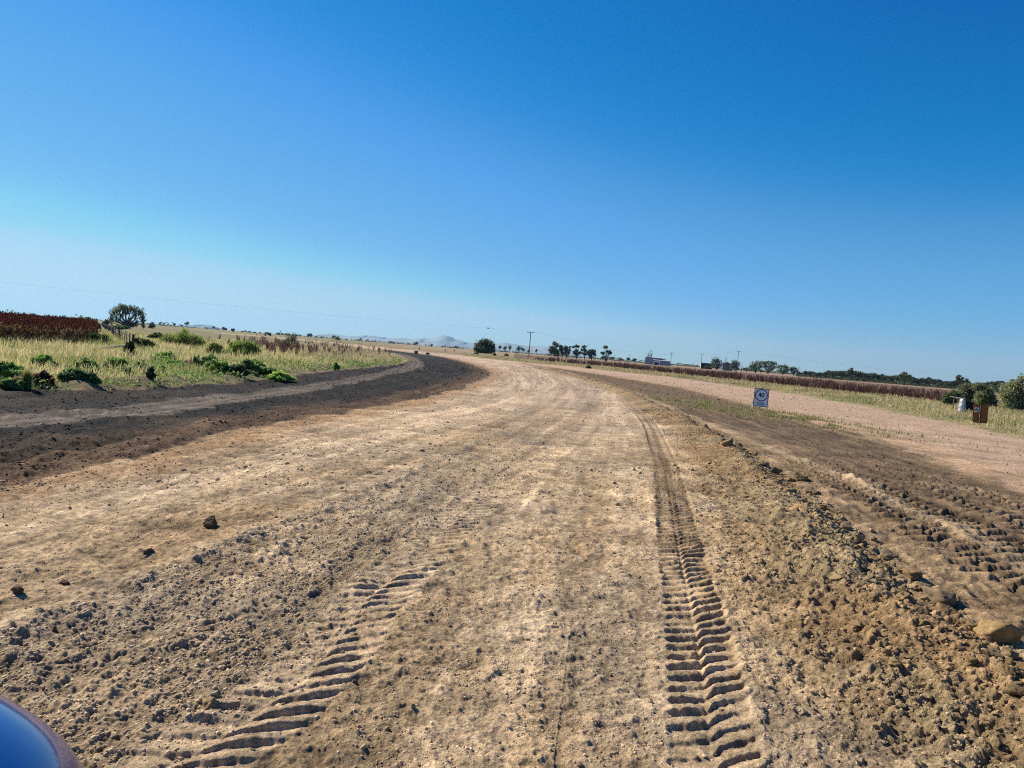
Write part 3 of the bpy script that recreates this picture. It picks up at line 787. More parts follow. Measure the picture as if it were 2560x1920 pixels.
# ------------------------------------------------------------------ leaves, stalks, plants
def quads_at(c, n_, s, asp, up=None):
    """small leaf quads: centres c, normals random, size s, aspect asp; up = preferred long axis"""
    n = len(c)
    a = RNG.normal(size=(n, 3)) if up is None else np.asarray(up) + RNG.normal(size=(n, 3)) * .35
    a /= np.linalg.norm(a, axis=1)[:, None]
    b = RNG.normal(size=(n, 3)); b -= (b * a).sum(1)[:, None] * a; b /= np.linalg.norm(b, axis=1)[:, None]
    a = a * (s * asp)[:, None]; b = b * s[:, None]
    v = np.stack([c - a, c + b * .6 , c + a, c - b * .6], 1)
    return v.reshape(-1, 3), np.arange(n * 4).reshape(-1, 4)

def blob_pts(cl, n, shell=.55):
    """n points in ellipsoid clumps cl = [(cx,cy,cz,rx,ry,rz)]"""
    cl = np.asarray(cl, float); w_ = (cl[:, 3] * cl[:, 4] * cl[:, 5]) ** .7; k = RNG.choice(len(cl), n, p=w_ / w_.sum())
    d = RNG.normal(size=(n, 3)); d /= np.linalg.norm(d, axis=1)[:, None]
    r = np.maximum(RNG.random(n) ** (1 / 3), shell * RNG.random(n) ** .3)
    wob = 1 + .22 * RNG.normal(size=n) + (RNG.random(n) < .16) * RNG.uniform(0, .55, n)
    return cl[k, :3] + d * (r * wob)[:, None] * cl[k, 3:6], k

def leaf_cols(n, pal, k=None, jit=.2):
    pal = np.asarray(pal, float); c = pal[RNG.integers(0, len(pal), n)]
    if k is not None: c = c * (1 + .22 * np.sin(k * 12.9))[:, None]
    return np.clip(c * (1 + jit * RNG.normal(size=n))[:, None], .008, .6)

def crown_mesh(cl, n, leaf, pal, asp=1.3, up=None):
    p, k = blob_pts(cl, n); s = leaf * RNG.uniform(.6, 1.4, n)
    v, q = quads_at(p, n, s, asp, up); return v, q, np.repeat(leaf_cols(n, pal, k), 4, 0)

def limbs(base, tips, r0, fork=.35, n=6):
    m = MB(); base = Vector(base)
    for t in tips:
        t = Vector(t); f = base.lerp(t, fork); f.x = base.x + (t.x - base.x) * fork * .45; f.y = base.y + (t.y - base.y) * fork * .45
        g = f.lerp(t, .55) + Vector((random.uniform(-.1, .1), random.uniform(-.1, .1), .12)) * (t - base).length * .25
        m.tube([base + Vector((0, 0, -.1)), f, g, t], [r0, r0 * .72, r0 * .45, r0 * .14], n)
    return m

EUC = [(.07, .085, .038), (.055, .072, .034), (.095, .11, .045), (.12, .135, .055)]
GRN = [(.12, .175, .04), (.085, .135, .035), (.16, .215, .055), (.19, .24, .075)]
OLV = [(.10, .11, .05), (.07, .085, .04), (.14, .145, .07), (.17, .16, .075)]
DRK = [(.03, .048, .025), (.04, .06, .03), (.025, .04, .022)]

def tree_px(name, label, clumps, bases, Y, n=700, leaf=None, pal=EUC, group=None, cat='tree', asp=1.3, up=None, r0=None, deep=1.0, trunk=True):
    """tree at forward distance Y; clumps (x, y, rx, ry) in photo pixels give its measured outline"""
    bx = bases[0][0]; X0 = W(bx, bases[0][1], Y).x
    z0 = float(ground_z(X0, Y)[0]); root = empty(name, (X0, Y, z0), label, cat, group); m = mpp(Y)
    cl = []
    for i, (x, y, rx, ry) in enumerate(clumps):
        p = W(x, y, Y); dy = RNG.uniform(-1, 1) * rx * m * .8 * deep
        cl.append((p.x - X0, dy, max(p.z - z0, ry * m * .6), rx * m, rx * m * .9 * deep, ry * m))
    v, q, c = crown_mesh(cl, n, leaf or m * 1.6, pal, asp, up)
    link_mesh('crown', v, q, M_LEAF, root, c)
    if trunk:
        tb = MB(); hh = max(c_[2] for c_ in cl)
        for (x, y) in bases:
            b = (W(x, y, Y).x - X0, 0, -.1)
            near = [c_ for c_ in cl if abs(c_[0] - b[0]) < 60 * m] or cl
            lm = limbs(b, [(c_[0], c_[1], c_[2] - c_[5] * .2) for c_ in near], r0 or max(.09, hh * .028), .4)
            tb.v += [vv for vv in lm.v]; 
            off = tb.n
            tb.q += [qq + off for qq in lm.q]; tb.t += [tt + off for tt in lm.t]; tb.n += lm.n
        tb.build('trunk', M_BARK, root, True)
    return root

# the wide weeping tree on the left
tree_px('weeping_tree', 'wide weeping tree with open drooping crown left of the bend', [(285, 784, 9, 10), (296, 775, 11, 9), (311, 770, 13, 8), (328, 772, 12, 9), (342, 778, 10, 10), (352, 788, 8, 12), (278, 806, 4, 7), (356, 809, 4, 7), (299, 800, 4, 6), (326, 799, 4, 6), (281, 797, 6, 9), (357, 800, 5, 8), (300, 789, 7, 7), (318, 781, 10, 6), (335, 789, 6, 8), (290, 800, 4, 7), (343, 803, 4, 6)],
        [(317, 818)], 185, 1500, .17, [(.14, .17, .10), (.11, .14, .085), (.18, .21, .125)], asp=2.2, up=(0, 0, 1), r0=.28)
tree_px('rounded_tree', 'dense rounded dark tree just right of the bend', [(1198, 863, 11, 10), (1213, 857, 13, 9), (1227, 863, 11, 10), (1193, 873, 8, 8), (1212, 871, 15, 10), (1232, 875, 6, 8), (1204, 880, 9, 5), (1222, 879, 9, 6)],
        [(1214, 886)], 325, 2200, .36, [(.055, .07, .035), (.045, .058, .03), (.08, .095, .045)], r0=.3)
GUMS = [
 ('tallest gum in the roadside gum row, thick at its left end', [(1386, 859, 5, 4.5), (1393, 864, 5, 5), (1382, 871, 7, 6), (1374.5, 875.5, 4, 3), (1388, 878, 8, 6), (1378, 882, 5, 3.5), (1394, 882, 5, 6)], [(1387.5, 893), (1396, 893)], 1000),
 ('narrow gum hard against the tallest gum', [(1403, 866.5, 5, 4), (1404, 874, 6, 5), (1405, 883, 5, 4)], [(1405.5, 893)], 420),
 ('forked gum with pale limbs, third in the gum row', [(1415, 868.5, 5, 4), (1424.5, 867.5, 2, 1.5), (1416, 876.5, 6, 4), (1424.5, 874.5, 3, 5), (1413.5, 883, 3, 4), (1421, 883, 3, 4)], [(1416.5, 894)], 480),
 ('gum with a detached left top tuft and spreading arm', [(1441, 865.5, 5.5, 3), (1433, 868, 4, 2), (1447, 866.5, 2, 3), (1441, 876.5, 5, 4), (1449.5, 881, 5, 2.5), (1435.5, 882, 4, 4), (1442, 885, 5, 3), (1453.5, 875, 2, 3)], [(1441.5, 896)], 520),
 ('thin layered gum between broader gums', [(1460.5, 867.5, 6, 3), (1461.5, 875.5, 5, 4), (1457, 883.5, 3, 2), (1463.5, 884.5, 4, 3)], [(1460.8, 898)], 330),
 ('low round gum at the right end of the gum row', [(1482, 878.5, 8, 5), (1472.5, 881, 6, 5), (1485.5, 886, 5, 4), (1474.5, 888, 5, 3), (1477, 891, 4, 4)], [(1478, 899)], 620),
 ('separate open gum with two trunks right of the gum row', [(1513.5, 868.5, 5.5, 4), (1523.5, 881, 6, 5), (1508, 883, 4, 4), (1517, 877.5, 2.5, 3), (1502.5, 881, 2, 1.2), (1527.5, 883.5, 2.5, 2)], [(1513.5, 900), (1517, 900)], 440)]
for lab, cl, bs, n in GUMS:
    tree_px('gum_tree', lab, cl, bs, 560, n, .55, [(.05, .066, .026), (.042, .055, .024), (.085, .10, .035), (.10, .11, .045)], 'gum trees beside the right paddock')
def small_tree(x, yt, yb, wd, label, Y, pal=EUC, group=None, n=240, name='far_tree'):
    h = yb - yt; r_ = random.Random(int(x * 7)); cl = []
    for k in range(5):
        cl.append((x + r_.uniform(-.32, .32) * wd, yt + h * r_.uniform(.18, .55), wd * r_.uniform(.2, .32), h * r_.uniform(.14, .24)))
    cl.append((x, yt + h * .2, wd * .22, h * .17))
    return tree_px(name, label, cl, [(x, yb)], Y, n, mpp(Y) * 1.3, pal, group)
Yf = 1000
for x, yt, yb, wd, lab in [(1250.5, 863, 876, 9, 'slim hazy tree, left one of three right of the rounded tree'), (1262.5, 865.5, 878, 9, 'slim hazy tree, middle one of three right of the rounded tree'), (1273.5, 864.5, 879, 10, 'slim hazy tree, right one of three right of the rounded tree'),
      (1297, 866, 880, 13, 'left half of the hazy double tree left of the nearest pole'), (1307, 869, 881, 10, 'right half of the hazy double tree left of the nearest pole'), (1322, 874, 883, 6, 'small hazy bushy tree at the foot of the nearest pole'), (1340.5, 872, 883, 5, 'tiny hazy tree just right of the nearest pole'),
      (1040.5, 855, 864, 11, 'small round dark tree above the two distant road signs'), (1079, 861, 867, 5, 'tiny tree on the horizon right of the round dark tree'), (1140, 865, 870, 9, 'low hazy tree left of the rounded tree'),
      (834, 838, 848, 9, 'dark tree behind the bright green bush on the plain'), (771, 834, 843, 11, 'hazy spreading tree on the left plain'), (777, 834, 843, 5, 'narrow hazy tree touching the spreading tree'),
      (468, 805, 815, 13, 'umbrella shaped tree left of the bend on the skyline'), (436, 808, 814, 8, 'small bushy tree left of the umbrella tree'), (535, 816, 823, 7, 'small tree left of the dark tree pair'), (559, 818, 826.5, 9, 'left tree of the dark tree pair on the paddock'), (565, 819.5, 827, 7, 'right tree of the dark tree pair on the paddock'),
      (696, 832, 837.5, 8, 'small dark tree right of the parked pickup')]:
    small_tree(x, yt, yb, wd, lab, Yf)
for i, (x, yt, yb, wd) in enumerate([(7, 776.5, 782, 7), (28, 779, 783.5, 12), (46, 780, 784, 5), (59, 780.5, 785, 4), (83, 783, 787, 5), (121, 787, 790, 7), (141, 788.5, 791.5, 7), (160, 790, 793, 8), (400, 806, 811, 9), (411, 807.5, 811.5, 7), (420, 808.5, 812, 6), (452, 811, 816, 10), (606, 827, 831, 9), (623, 828, 833, 7), (636, 829, 833, 8), (650, 830, 834, 6), (664, 830, 835.5, 6), (706, 833, 838, 7), (714, 834, 839, 9), (724, 834, 840, 8), (733, 835, 840, 9), (742, 836, 841, 7), (750, 837, 842, 6), (790, 840, 845, 5), (866, 847, 852, 5), (804, 841, 846, 6)]):
    small_tree(x, yt + .8, yb, wd * .8, 'tiny hazy tree far off on the left skyline', 1300, EUC, 'tiny trees on the left skyline', 110)

# trees by the farm on the right
Yh = 560
tree_px('farm_tree', 'dense dark bushy tree between carport and gabled shed', [(1785, 905, 7, 7), (1793, 901, 8, 6), (1800, 908, 7, 8), (1790, 915, 12, 7), (1782, 914, 5, 7)], [(1792, 924)], Yh, 800, .45, DRK + EUC, r0=.25)
tree_px('farm_tree', 'dark tree behind the wooden power pole right of the gabled shed', [(1836, 907, 8, 6), (1831, 914, 6, 7), (1842, 913, 6, 8), (1837, 919, 8, 6)], [(1837, 926)], Yh, 600, .45, EUC, r0=.25)
tree_px('farm_tree', 'round dark green tree right of the tall power pole', [(1882, 912, 9, 7), (1893, 908, 9, 6), (1898, 917, 8, 7), (1880, 921, 10, 6), (1890, 920, 10, 7)], [(1889, 930)], Yh, 800, .45, EUC + GRN, r0=.3)
tree_px('farm_tree', 'flat topped pale green tree among the farm trees', [(1910, 907, 8, 4), (1922, 906, 10, 4), (1934, 908, 8, 4), (1915, 915, 10, 6), (1928, 917, 10, 7), (1920, 924, 10, 5)], [(1920, 932)], Yh, 900, .45, [(.10, .12, .045), (.075, .095, .04), (.13, .14, .06)], r0=.3)
tree_px('farm_tree', 'bright green rounded tree right of the flat topped tree', [(1950, 916, 8, 5), (1962, 917, 9, 5), (1968, 923, 6, 6), (1952, 925, 10, 7), (1964, 929, 8, 4)], [(1957, 934)], Yh, 800, .42, GRN, r0=.25)
tree_px('farm_tree', 'small dark tree right of the bright green tree', [(1978, 923, 5, 4), (1985, 921, 6, 4), (1991, 928, 6, 6), (1980, 930, 7, 5)], [(1984, 936)], Yh, 500, .42, EUC, r0=.2)

def dead_tree(label, x, yb, tips, Y, r0=.16):
    X0 = W(x, yb, Y).x; root = empty('dead_tree', (X0, Y, float(ground_z(X0, Y)[0])), label, 'tree'); m = mpp(Y); mb = MB()
    T = []
    for (a, b) in tips:
        p = W(a, b, Y); T.append(Vector((p.x - X0, random.uniform(-1, 1), p.z - root.location.z)))
    lm = limbs((0, 0, -.1), T, r0, .35); lm.build('trunk', M_DEADWOOD, root, True)
    br = MB()
    for t in T:
        for k in range(3):
            s = t * random.uniform(.6, .85); e = s + Vector((random.uniform(-1, 1), random.uniform(-1, 1), random.uniform(.4, 1.3))) * t.length * .16
            br.tube([s, (s + e) / 2 + Vector((.05, 0, .05)), e], [r0 * .3, r0 * .2, r0 * .08], 5)
    br.build('branches', M_DEADWOOD, root, True)
    return root
dead_tree('bare dead tree rising behind the white roofed shed', 1625, 915, [(1616, 883), (1620, 880), (1624.5, 873), (1630, 881), (1632, 876), (1628, 886)], 700, .5)
dead_tree('bare dead branches above the dark bushy farm tree', 1792, 924, [(1777, 889), (1784, 888), (1794, 893), (1799, 888), (1806, 897)], 575, .2)
dead_tree('bare dead tree left of the gabled shed roof peak', 1812, 924, [(1814, 891), (1818, 890), (1809, 899)], 575, .2)
dead_tree('bare dead tree at the right end of the farm trees', 1995, 936, [(1993, 918), (1998, 914), (2003, 923), (1990, 922)], 545, .24)
dead_tree('thin bare tree just right of the tall power pole', 1853, 926, [(1849, 903), (1856, 905), (1861, 912)], 575, .16)

# far treeline along the right paddock: each tree its own, copied from five kinds
def treeline():
    top = [(2000, 928), (2020, 926), (2032, 923.5), (2046, 929), (2062, 927), (2085, 925.5), (2105, 927), (2126, 921.5), (2146, 928), (2166, 931), (2187, 932), (2205, 934), (2216, 933.5), (2236, 939), (2261, 932.5), (2285, 940), (2309, 943), (2334, 944), (2352, 950), (2370, 951), (2388, 952), (2399, 942.5), (2419, 953), (2440, 956), (2470, 952), (2500, 950), (2540, 960), (2600, 960), (2680, 970)]
    protos = []
    for k in range(5):
        r_ = random.Random(90 + k); root = empty('treeline_tree', (0, 0, 0), 'dark green tree standing in the far treeline right', 'tree', 'trees of the far right treeline')
        cl = [(r_.uniform(-2.2, 2.2), r_.uniform(-1.5, 1.5), r_.uniform(2.2, 4.9), r_.uniform(1, 1.8), r_.uniform(1, 1.8), r_.uniform(.7, 1.2)) for _ in range(7)] + [(r_.uniform(-.8, .8), 0, 5.2, 1.1, 1.1, .8)]
        v, q, c = crown_mesh(cl, 520, .36, [(.050, .064, .030), (.04, .052, .026), (.065, .08, .04), (.035, .045, .024)])
        link_mesh('crown', v, q, M_LEAF, root, c)
        limbs((0, 0, -.1), [(a[0], a[1], a[2]) for a in cl[:5]], .16, .4, 5).build('trunk', M_BARK, root, True)
        protos.append(root)
    r_ = random.Random(4); i = 0; x = 1998.0
    while x < 2600:
        yt = np.interp(x, [p[0] for p in top], [p[1] for p in top]) + r_.uniform(-.5, 4.5); Y = np.interp(x, [2000, 2600], [540, 380]) + r_.uniform(-15, 25)
        p = W(x, yt, Y); z0 = float(ground_z(p.x, Y)[0]); sc_ = max(.35, (p.z - z0) / 6.0)
        src = protos[i % 5]
        if i < 5: t = src
        else:
            t = src.copy(); COL.objects.link(t)
            for ch in src.children: 
                d = ch.copy(); COL.objects.link(d); d.parent = t
        t.location = (p.x, Y, z0); t.scale = (sc_ * r_.uniform(1, 1.5), sc_ * r_.uniform(1, 1.3), sc_); t.rotation_euler = (0, 0, r_.uniform(0, 6.28))
        i += 1; x += r_.uniform(7, 13)
    # low scrub below the trees
    x = RNG.uniform(1985, 2640, 9000); Y = np.interp(x, [2000, 2600], [545, 385]) + RNG.normal(0, 14, 9000)
    th = np.arctan((x - 1280) / 1880.0); X = Y * np.tan(th) + .08 * Y * 0
    z = np.abs(RNG.normal(0, .9, 9000)) * (1 + .8 * gn(X / 14, Y / 30, 505)) + .2
    c = np.stack([X, Y, np.clip(z, .1, 3)], 1)
    v, q = quads_at(c, 9000, RNG.uniform(.3, .6, 9000), 1.2)
    tag(link_mesh('scrub', v, q, M_LEAF, None, np.repeat(leaf_cols(9000, DRK + EUC), 4, 0)), 'low dark scrub under the far treeline', 'scrub', kind='stuff')
    # hazy scrub bands right across the horizon
    n = 15000; th = np.radians(RNG.uniform(-38, 40, n)); Rr = RNG.uniform(1100, 2600, n); X = Rr * np.sin(th); Y = Rr * np.cos(th)
    keep = gn(th * 24, Rr / 500, 506) + .5 * gn(th * 90, Rr / 300, 507) > np.where(th > .0, .0, .18)
    X, Y = X[keep], Y[keep]; n = len(X); z = np.abs(RNG.normal(0, 1.6, n)) * (.6 + .8 * (gn(X / 40, Y / 40, 508) > 0)) + .4
    v, q = quads_at(np.stack([X, Y, z], 1), n, RNG.uniform(1.0, 2.0, n), 1.6, (1, 0, .2))
    tag(link_mesh('distant_scrub', v, q, M_LEAF, None, np.repeat(leaf_cols(n, EUC + OLV), 4, 0)), 'hazy low scrub along the horizon', 'scrub', kind='stuff')
treeline()
for lab, cl, bs in [('tall open tree above the far treeline right of the scrub gap', [(2393, 944, 5, 4), (2400, 941, 5, 3), (2406, 946, 4, 3), (2397, 950, 7, 4), (2418, 948, 3, 2), (2415, 955, 8, 5)], [(2400, 968)]),
                    ('taller pointed tree in the left half of the far treeline', [(2128, 922, 4, 2.5), (2124, 927, 7, 3), (2130, 932, 9, 4), (2118, 932, 7, 4)], [(2126, 948)]),
                    ('broad layered tree in the middle of the far treeline', [(2262, 933, 7, 3), (2255, 938, 7, 4), (2270, 939, 8, 3), (2262, 944, 12, 5), (2243, 944, 6, 4)], [(2261, 957)])]:
    tree_px('treeline_tree', lab, cl, bs, 400, 620, .34, EUC, 'trees of the far right treeline', r0=.16)
# bushes round gums and sheds
for x, yt, yb, wd, lab in [(1508, 891, 899, 9, 'low dark bush at the foot of the two trunked gum'), (1530, 893, 899, 16, 'low dark bush right of the two trunked gum'), (1552, 895, 902, 16, 'dark bush clump left of the white roofed shed'), (1570, 894, 903, 14, 'taller dark bush clump left of the white roofed shed'), (1588, 896, 905, 14, 'dark bush nearest to the white roofed shed'),
      (1766, 915, 921, 15, 'low dark bush in front of the carport'), (1818, 918, 926, 14, 'low dark bush in front of the gabled shed'), (1842, 920, 927, 12, 'low dark bush at the foot of the tall power pole'), (1866, 916, 929, 16, 'wide dark bush left of the round farm tree'), (1902, 923, 932, 22, 'low dark bush below the flat topped tree')]:
    small_tree(x, yt, yb, wd, lab, 545, DRK + EUC, None, 200, 'bush')
# ------------------------------------------------------------------ bushes and verge plants (left) and shrubs (right)
def gz1(x, y): return float(ground_z(x, y)[0])

def bush_px(label, x, yt, yb, wd, n, leaf, pal, name='bush', asp=1.6, up=None, stems=5, bump=.5, group=None, cat='bush', nb=9, stem_mat=None):
    X0, Y = G(x, yb); z0 = gz1(X0, Y); m = mpp(Y); Wd, H = wd * m, (yb - yt) * m
    X0 = W(x, yb, Y).x
    root = empty(name, (X0, Y, z0), label, cat, group); r_ = random.Random(int(x * 13 + yb)); cl = []
    for k in range(nb * 2):
        u = r_.uniform(-.42, .42); hgt = 1 - (abs(u) / .5) ** 2 * .7
        cl.append((u * Wd, r_.uniform(-.25, .25) * Wd, H * hgt * r_.uniform(.3, .85), Wd * r_.uniform(.08, .19), Wd * r_.uniform(.08, .18), H * r_.uniform(.09, .22)))
    cl.append((0, 0, H * .38, Wd * .26, Wd * .24, H * .32))
    p, k = blob_pts(cl, n, .5); p[:, 2] = np.maximum(p[:, 2], .03); s = leaf * RNG.uniform(.6, 1.4, n)
    v, q = quads_at(p, n, s, asp, up)
    link_mesh('foliage', v, q, M_LEAF, root, np.repeat(leaf_cols(n, pal, k), 4, 0))
    mb = limbs((0, 0, -.03), [(c[0], c[1], c[2]) for c in cl[:stems]], max(.008, H * .022), .3, 5)
    mb.build('stems', stem_mat or M_BARK, root, True)
    return root

FEA = [(0.23, 0.297, 0.074), (0.176, 0.243, 0.061), (0.297, 0.351, 0.095), (0.135, 0.189, 0.054)]
LIM = [(0.27, 0.365, 0.074), (0.338, 0.419, 0.108), (0.203, 0.284, 0.068)]
bush_px('large feathery green bush in the middle of the left grass', 455, 822, 871, 98, 9000, .032, FEA, asp=3, up=(.2, 0, 1), nb=12)
bush_px('broad feathery bright green bush nearest the brown stalks', 601, 851, 898, 82, 8000, .028, LIM + FEA, asp=3, up=(.2, 0, 1), nb=12)
bush_px('smaller feathery bush left of the broad bright one', 535, 860, 895, 42, 3500, .026, LIM + FEA, asp=3, up=(.2, 0, 1))
bush_px('dark low spreading bush behind the small conifer shrub', 352, 846, 876, 62, 4500, .035, GRN + DRK, asp=2.2, nb=11)
bush_px('dark rounded bush left of the large feathery bush', 391, 832, 851, 36, 2200, .045, GRN + DRK, asp=2)
bush_px('small dark conifer shaped shrub at the end of the timber rail', 319, 858, 906, 34, 5200, .028, [(.022, .04, .026), (.03, .05, .03), (.018, .03, .02)], 'conifer_shrub', asp=1.6, up=(0, 0, 1), cat='shrub')
bush_px('soft green bush mass between crop and wire fence', 246, 838, 868, 58, 4200, .035, [(.08, .13, .03), (.10, .15, .04), (.065, .10, .025)], asp=2.4, up=(0, 0, 1))
bush_px('grayish open shrub among the brown stalks', 724, 832, 876, 46, 1800, .028, [(.10, .12, .07), (.13, .14, .09), (.08, .10, .06)], 'shrub', asp=3, up=(0, 0, 1), cat='shrub', stems=9)
bush_px('round green bush under the left side of the weeping tree', 290, 812, 824, 36, 1500, .10, GRN, asp=1.8)
bush_px('round green bush under the trunk of the weeping tree', 316, 813, 824, 24, 1100, .10, GRN, asp=1.8)
bush_px('dark shrub at the left edge of the weeping tree', 266, 798, 815, 20, 1000, .12, EUC, asp=1.8)
bush_px('dark shrubbery under the right side of the weeping tree', 332, 804, 820, 22, 1000, .12, EUC, asp=1.8)
bush_px('lone upright dark bush right of the weeping tree', 380, 804, 823, 17, 1400, .10, DRK + GRN, asp=1.8)
bush_px('thin brownish shrub between weeping tree and lone bush', 358, 808, 822, 9, 350, .09, OLV, 'shrub', asp=2, cat='shrub')
bush_px('bright green bush far out on the plain', 844, 840, 851, 16, 1100, .22, LIM, asp=1.6)
for x, yt, yb, wd, lab in [(222, 793, 800, 34, 'low green bush on the skyline just right of the crop'), (200, 790, 798, 26, 'low green bush on the skyline touching the crop top'), (240, 801, 812, 24, 'green bush beside the far end of the wire fence')]:
    bush_px(lab, x, yt, yb + 14, wd, 900, .16, GRN, asp=1.6)
# low bushes by the rounded tree
for x, yt, yb, wd, lab in [(1236, 883, 890, 9, 'tiny dark bush just right of the rounded tree'), (1266, 884, 891, 13, 'low dark bush between rounded tree and nearest pole'), (1190, 881, 887, 12, 'low olive bush at the left foot of the rounded tree')]:
    bush_px(lab, x, yt, yb, wd, 500, .10, OLV + EUC, asp=1.6)
bush_px('dark green tuft in the grass below the gum row', 1471, 913, 921, 13, 500, .09, GRN + DRK)
# broad leaf weeds on the near left verge
def weed_px(label, x, yt, yb, wd, pal, n=420, leaf=.045, name='leafy_weed', group=None, asp=1.15):
    return bush_px(label, x, yt, yb, wd, n, leaf, pal, name, asp, None, 6, group=group, cat='weed', nb=8)
BRT = [(.11, .20, .04), (.15, .25, .055), (.085, .15, .035), (.19, .29, .08)]
MID = [(.085, .14, .045), (.11, .17, .06), (.065, .105, .04)]
WE = [(14, 922, 962, 62, BRT, 1500, 'bright green leafy weed at the left edge of the photo'), (20, 952, 974, 64, MID, 900, 'dark green low weed below the bright leafy weed at the left edge'), (112, 900, 930, 46, BRT, 900, 'bright green leafy weed behind the dark dead bush'),
      (222, 912, 946, 48, MID + BRT, 1100, 'big leaved green weed with round leaves near the timber rail'), (292, 904, 938, 46, BRT, 1100, 'bright leafy weed below the small conifer shrub'), (263, 914, 938, 14, MID, 300, 'narrow upright dark weed left of the weed below the conifer shrub'),
      (182, 938, 966, 50, MID, 900, 'low dark green weed patch right of the dark dead bush'), (225, 944, 968, 34, MID, 600, 'low gray green weed patch at the soil edge'), (322, 925, 952, 20, MID, 500, 'upright dark green weed in front of the earth mound'), (347, 918, 942, 30, MID, 600, 'row of upright pointed weeds left of the earth mound'),
      (375, 934, 962, 18, [(.05, .08, .04), (.065, .10, .05)], 420, 'bluish green upright weed at the black soil edge'), (408, 888, 922, 52, BRT, 1100, 'tall leafy green weed behind the earth mound'), (424, 912, 930, 56, BRT, 900, 'low bright green weed right behind the earth mound'), (396, 928, 944, 30, BRT, 500, 'small bright weed on the left flank of the earth mound'),
      (492, 900, 932, 18, MID, 400, 'dark upright leafy stalk right of the gray dead stalks'), (524, 898, 934, 36, MID, 800, 'bluish dark leafy weed right of the dark upright stalk'), (545, 906, 944, 50, BRT, 1200, 'bright green leafy weed with pale leaf tips'), (592, 924, 948, 44, [(.035, .055, .02), (.05, .075, .03)], 900, 'very dark green weed clump at the soil edge'),
      (640, 910, 932, 30, BRT, 600, 'small bright weed right of the very dark weed clump'), (618, 918, 942, 40, MID, 800, 'dark green weed at the edge right of the very dark clump'), (665, 922, 944, 40, MID, 800, 'dark grassy weed near the right end of the verge'), (700, 934, 950, 50, LIM, 900, 'low bright green patch growing on the black soil'), (838, 912, 928, 14, BRT, 400, 'isolated green tuft near the narrow end of the verge'),
      (690, 944, 952, 34, BRT, 500, 'flat bright green patch nearest the packed track')]
for x, yt, yb, wd, pal, n, lab in WE:
    weed_px(lab, x, yt - 7, yb, wd * 1.4, [tuple(v_ * 1.6 for v_ in p_) for p_ in pal], int(n * 1.6), .046 if n > 700 else .038)
bush_px('dark brown dead rounded bush on the left verge', 102, 934, 966, 42, 1400, .026, [(.045, .03, .03), (.03, .02, .022), (.07, .045, .04)], 'dead_bush', 3, None, 10, cat='bush')
bush_px('pale rusty dead tuft at the soil edge', 42, 952, 975, 26, 900, .016, [(.40, .27, .17), (.32, .22, .14)], 'dead_tuft', 7, (0, 0, 1), 3, cat='grass tuft')
bush_px('tall yellow green grass clump beside the rusty tuft', 64, 936, 976, 22, 900, .012, [(.24, .25, .07), (.18, .21, .06), (.30, .28, .10)], 'grass_clump', 14, (0, 0, 1), 2, cat='grass tuft')
bush_px('dead gray stalks leaning between green weeds', 470, 898, 930, 40, 260, .012, [(.16, .12, .10), (.22, .17, .13)], 'dead_stalks', 9, (.4, 0, 1), 10, cat='weed')
for i, (x, yt, yb, lab) in enumerate([(10, 908, 944, 'dark brown dock stalk behind the bright weed at the left edge'), (137, 914, 936, 'dark brown forked dock stalk right of the dead rounded bush'), (172, 924, 946, 'dark brown dock stalk standing left of the big leaved weed'), (178, 918, 940, 'thin dock stalk just behind the stubby one'),
      (349, 894, 906, 'short dark dock stub right of the conifer shrub'), (130, 944, 972, 'dark upright dock stalk in front of the dead rounded bush')]):
    bush_px(lab, x, yt, yb, 13, 260, .012, [(.075, .04, .03), (.055, .03, .024), (.10, .055, .04)], 'dock_stalk', 3.5, (.1, 0, 1), 5, cat='weed')

# right hand shrubs behind the orange sign
SHR = [(0.27, 0.284, 0.135), (0.216, 0.236, 0.128), (0.351, 0.351, 0.176), (0.176, 0.203, 0.108)]
tree_px('thorny_tree', 'tall olive shrubby tree at the right edge of the photo', [(2553, 950, 9, 12), (2540, 962, 14, 12), (2522, 968, 15, 9), (2506, 985, 16, 16), (2532, 988, 20, 18), (2562, 985, 24, 26), (2515, 1005, 18, 14), (2545, 1012, 24, 16), (2580, 1000, 30, 34), (2590, 965, 24, 22)], [(2540, 1032), (2562, 1034)], 56, 9000, .055, SHR, asp=2.2, r0=.07, deep=1.2)
tree_px('thorny_tree', 'rounded gray green shrub behind the corrugated shelter', [(2420, 972, 14, 12), (2432, 985, 16, 14), (2412, 988, 14, 13), (2424, 1000, 18, 10)], [(2422, 1016)], 62, 4200, .055, [(.15, .17, .09), (.12, .14, .08), (.19, .20, .11)], asp=2.2, r0=.05)
tree_px('thorny_tree', 'gray green shrub between shelter shrub and tall edge tree', [(2452, 968, 14, 9), (2462, 980, 16, 14), (2448, 990, 14, 13), (2476, 990, 16, 15), (2462, 1004, 20, 12), (2486, 1008, 14, 14)], [(2464, 1024)], 60, 5200, .055, [(.17, .19, .095), (.14, .165, .085), (.21, .22, .115)], asp=2.2, r0=.05)
tree_px('thorny_tree', 'low dark green shrub left of the corrugated shelter', [(2372, 994, 13, 9), (2384, 986, 14, 9), (2366, 1002, 12, 8), (2382, 1000, 14, 9)], [(2376, 1014)], 60, 2600, .055, [(.10, .135, .06), (.085, .115, .055), (.13, .16, .075)], asp=2.2, r0=.04)

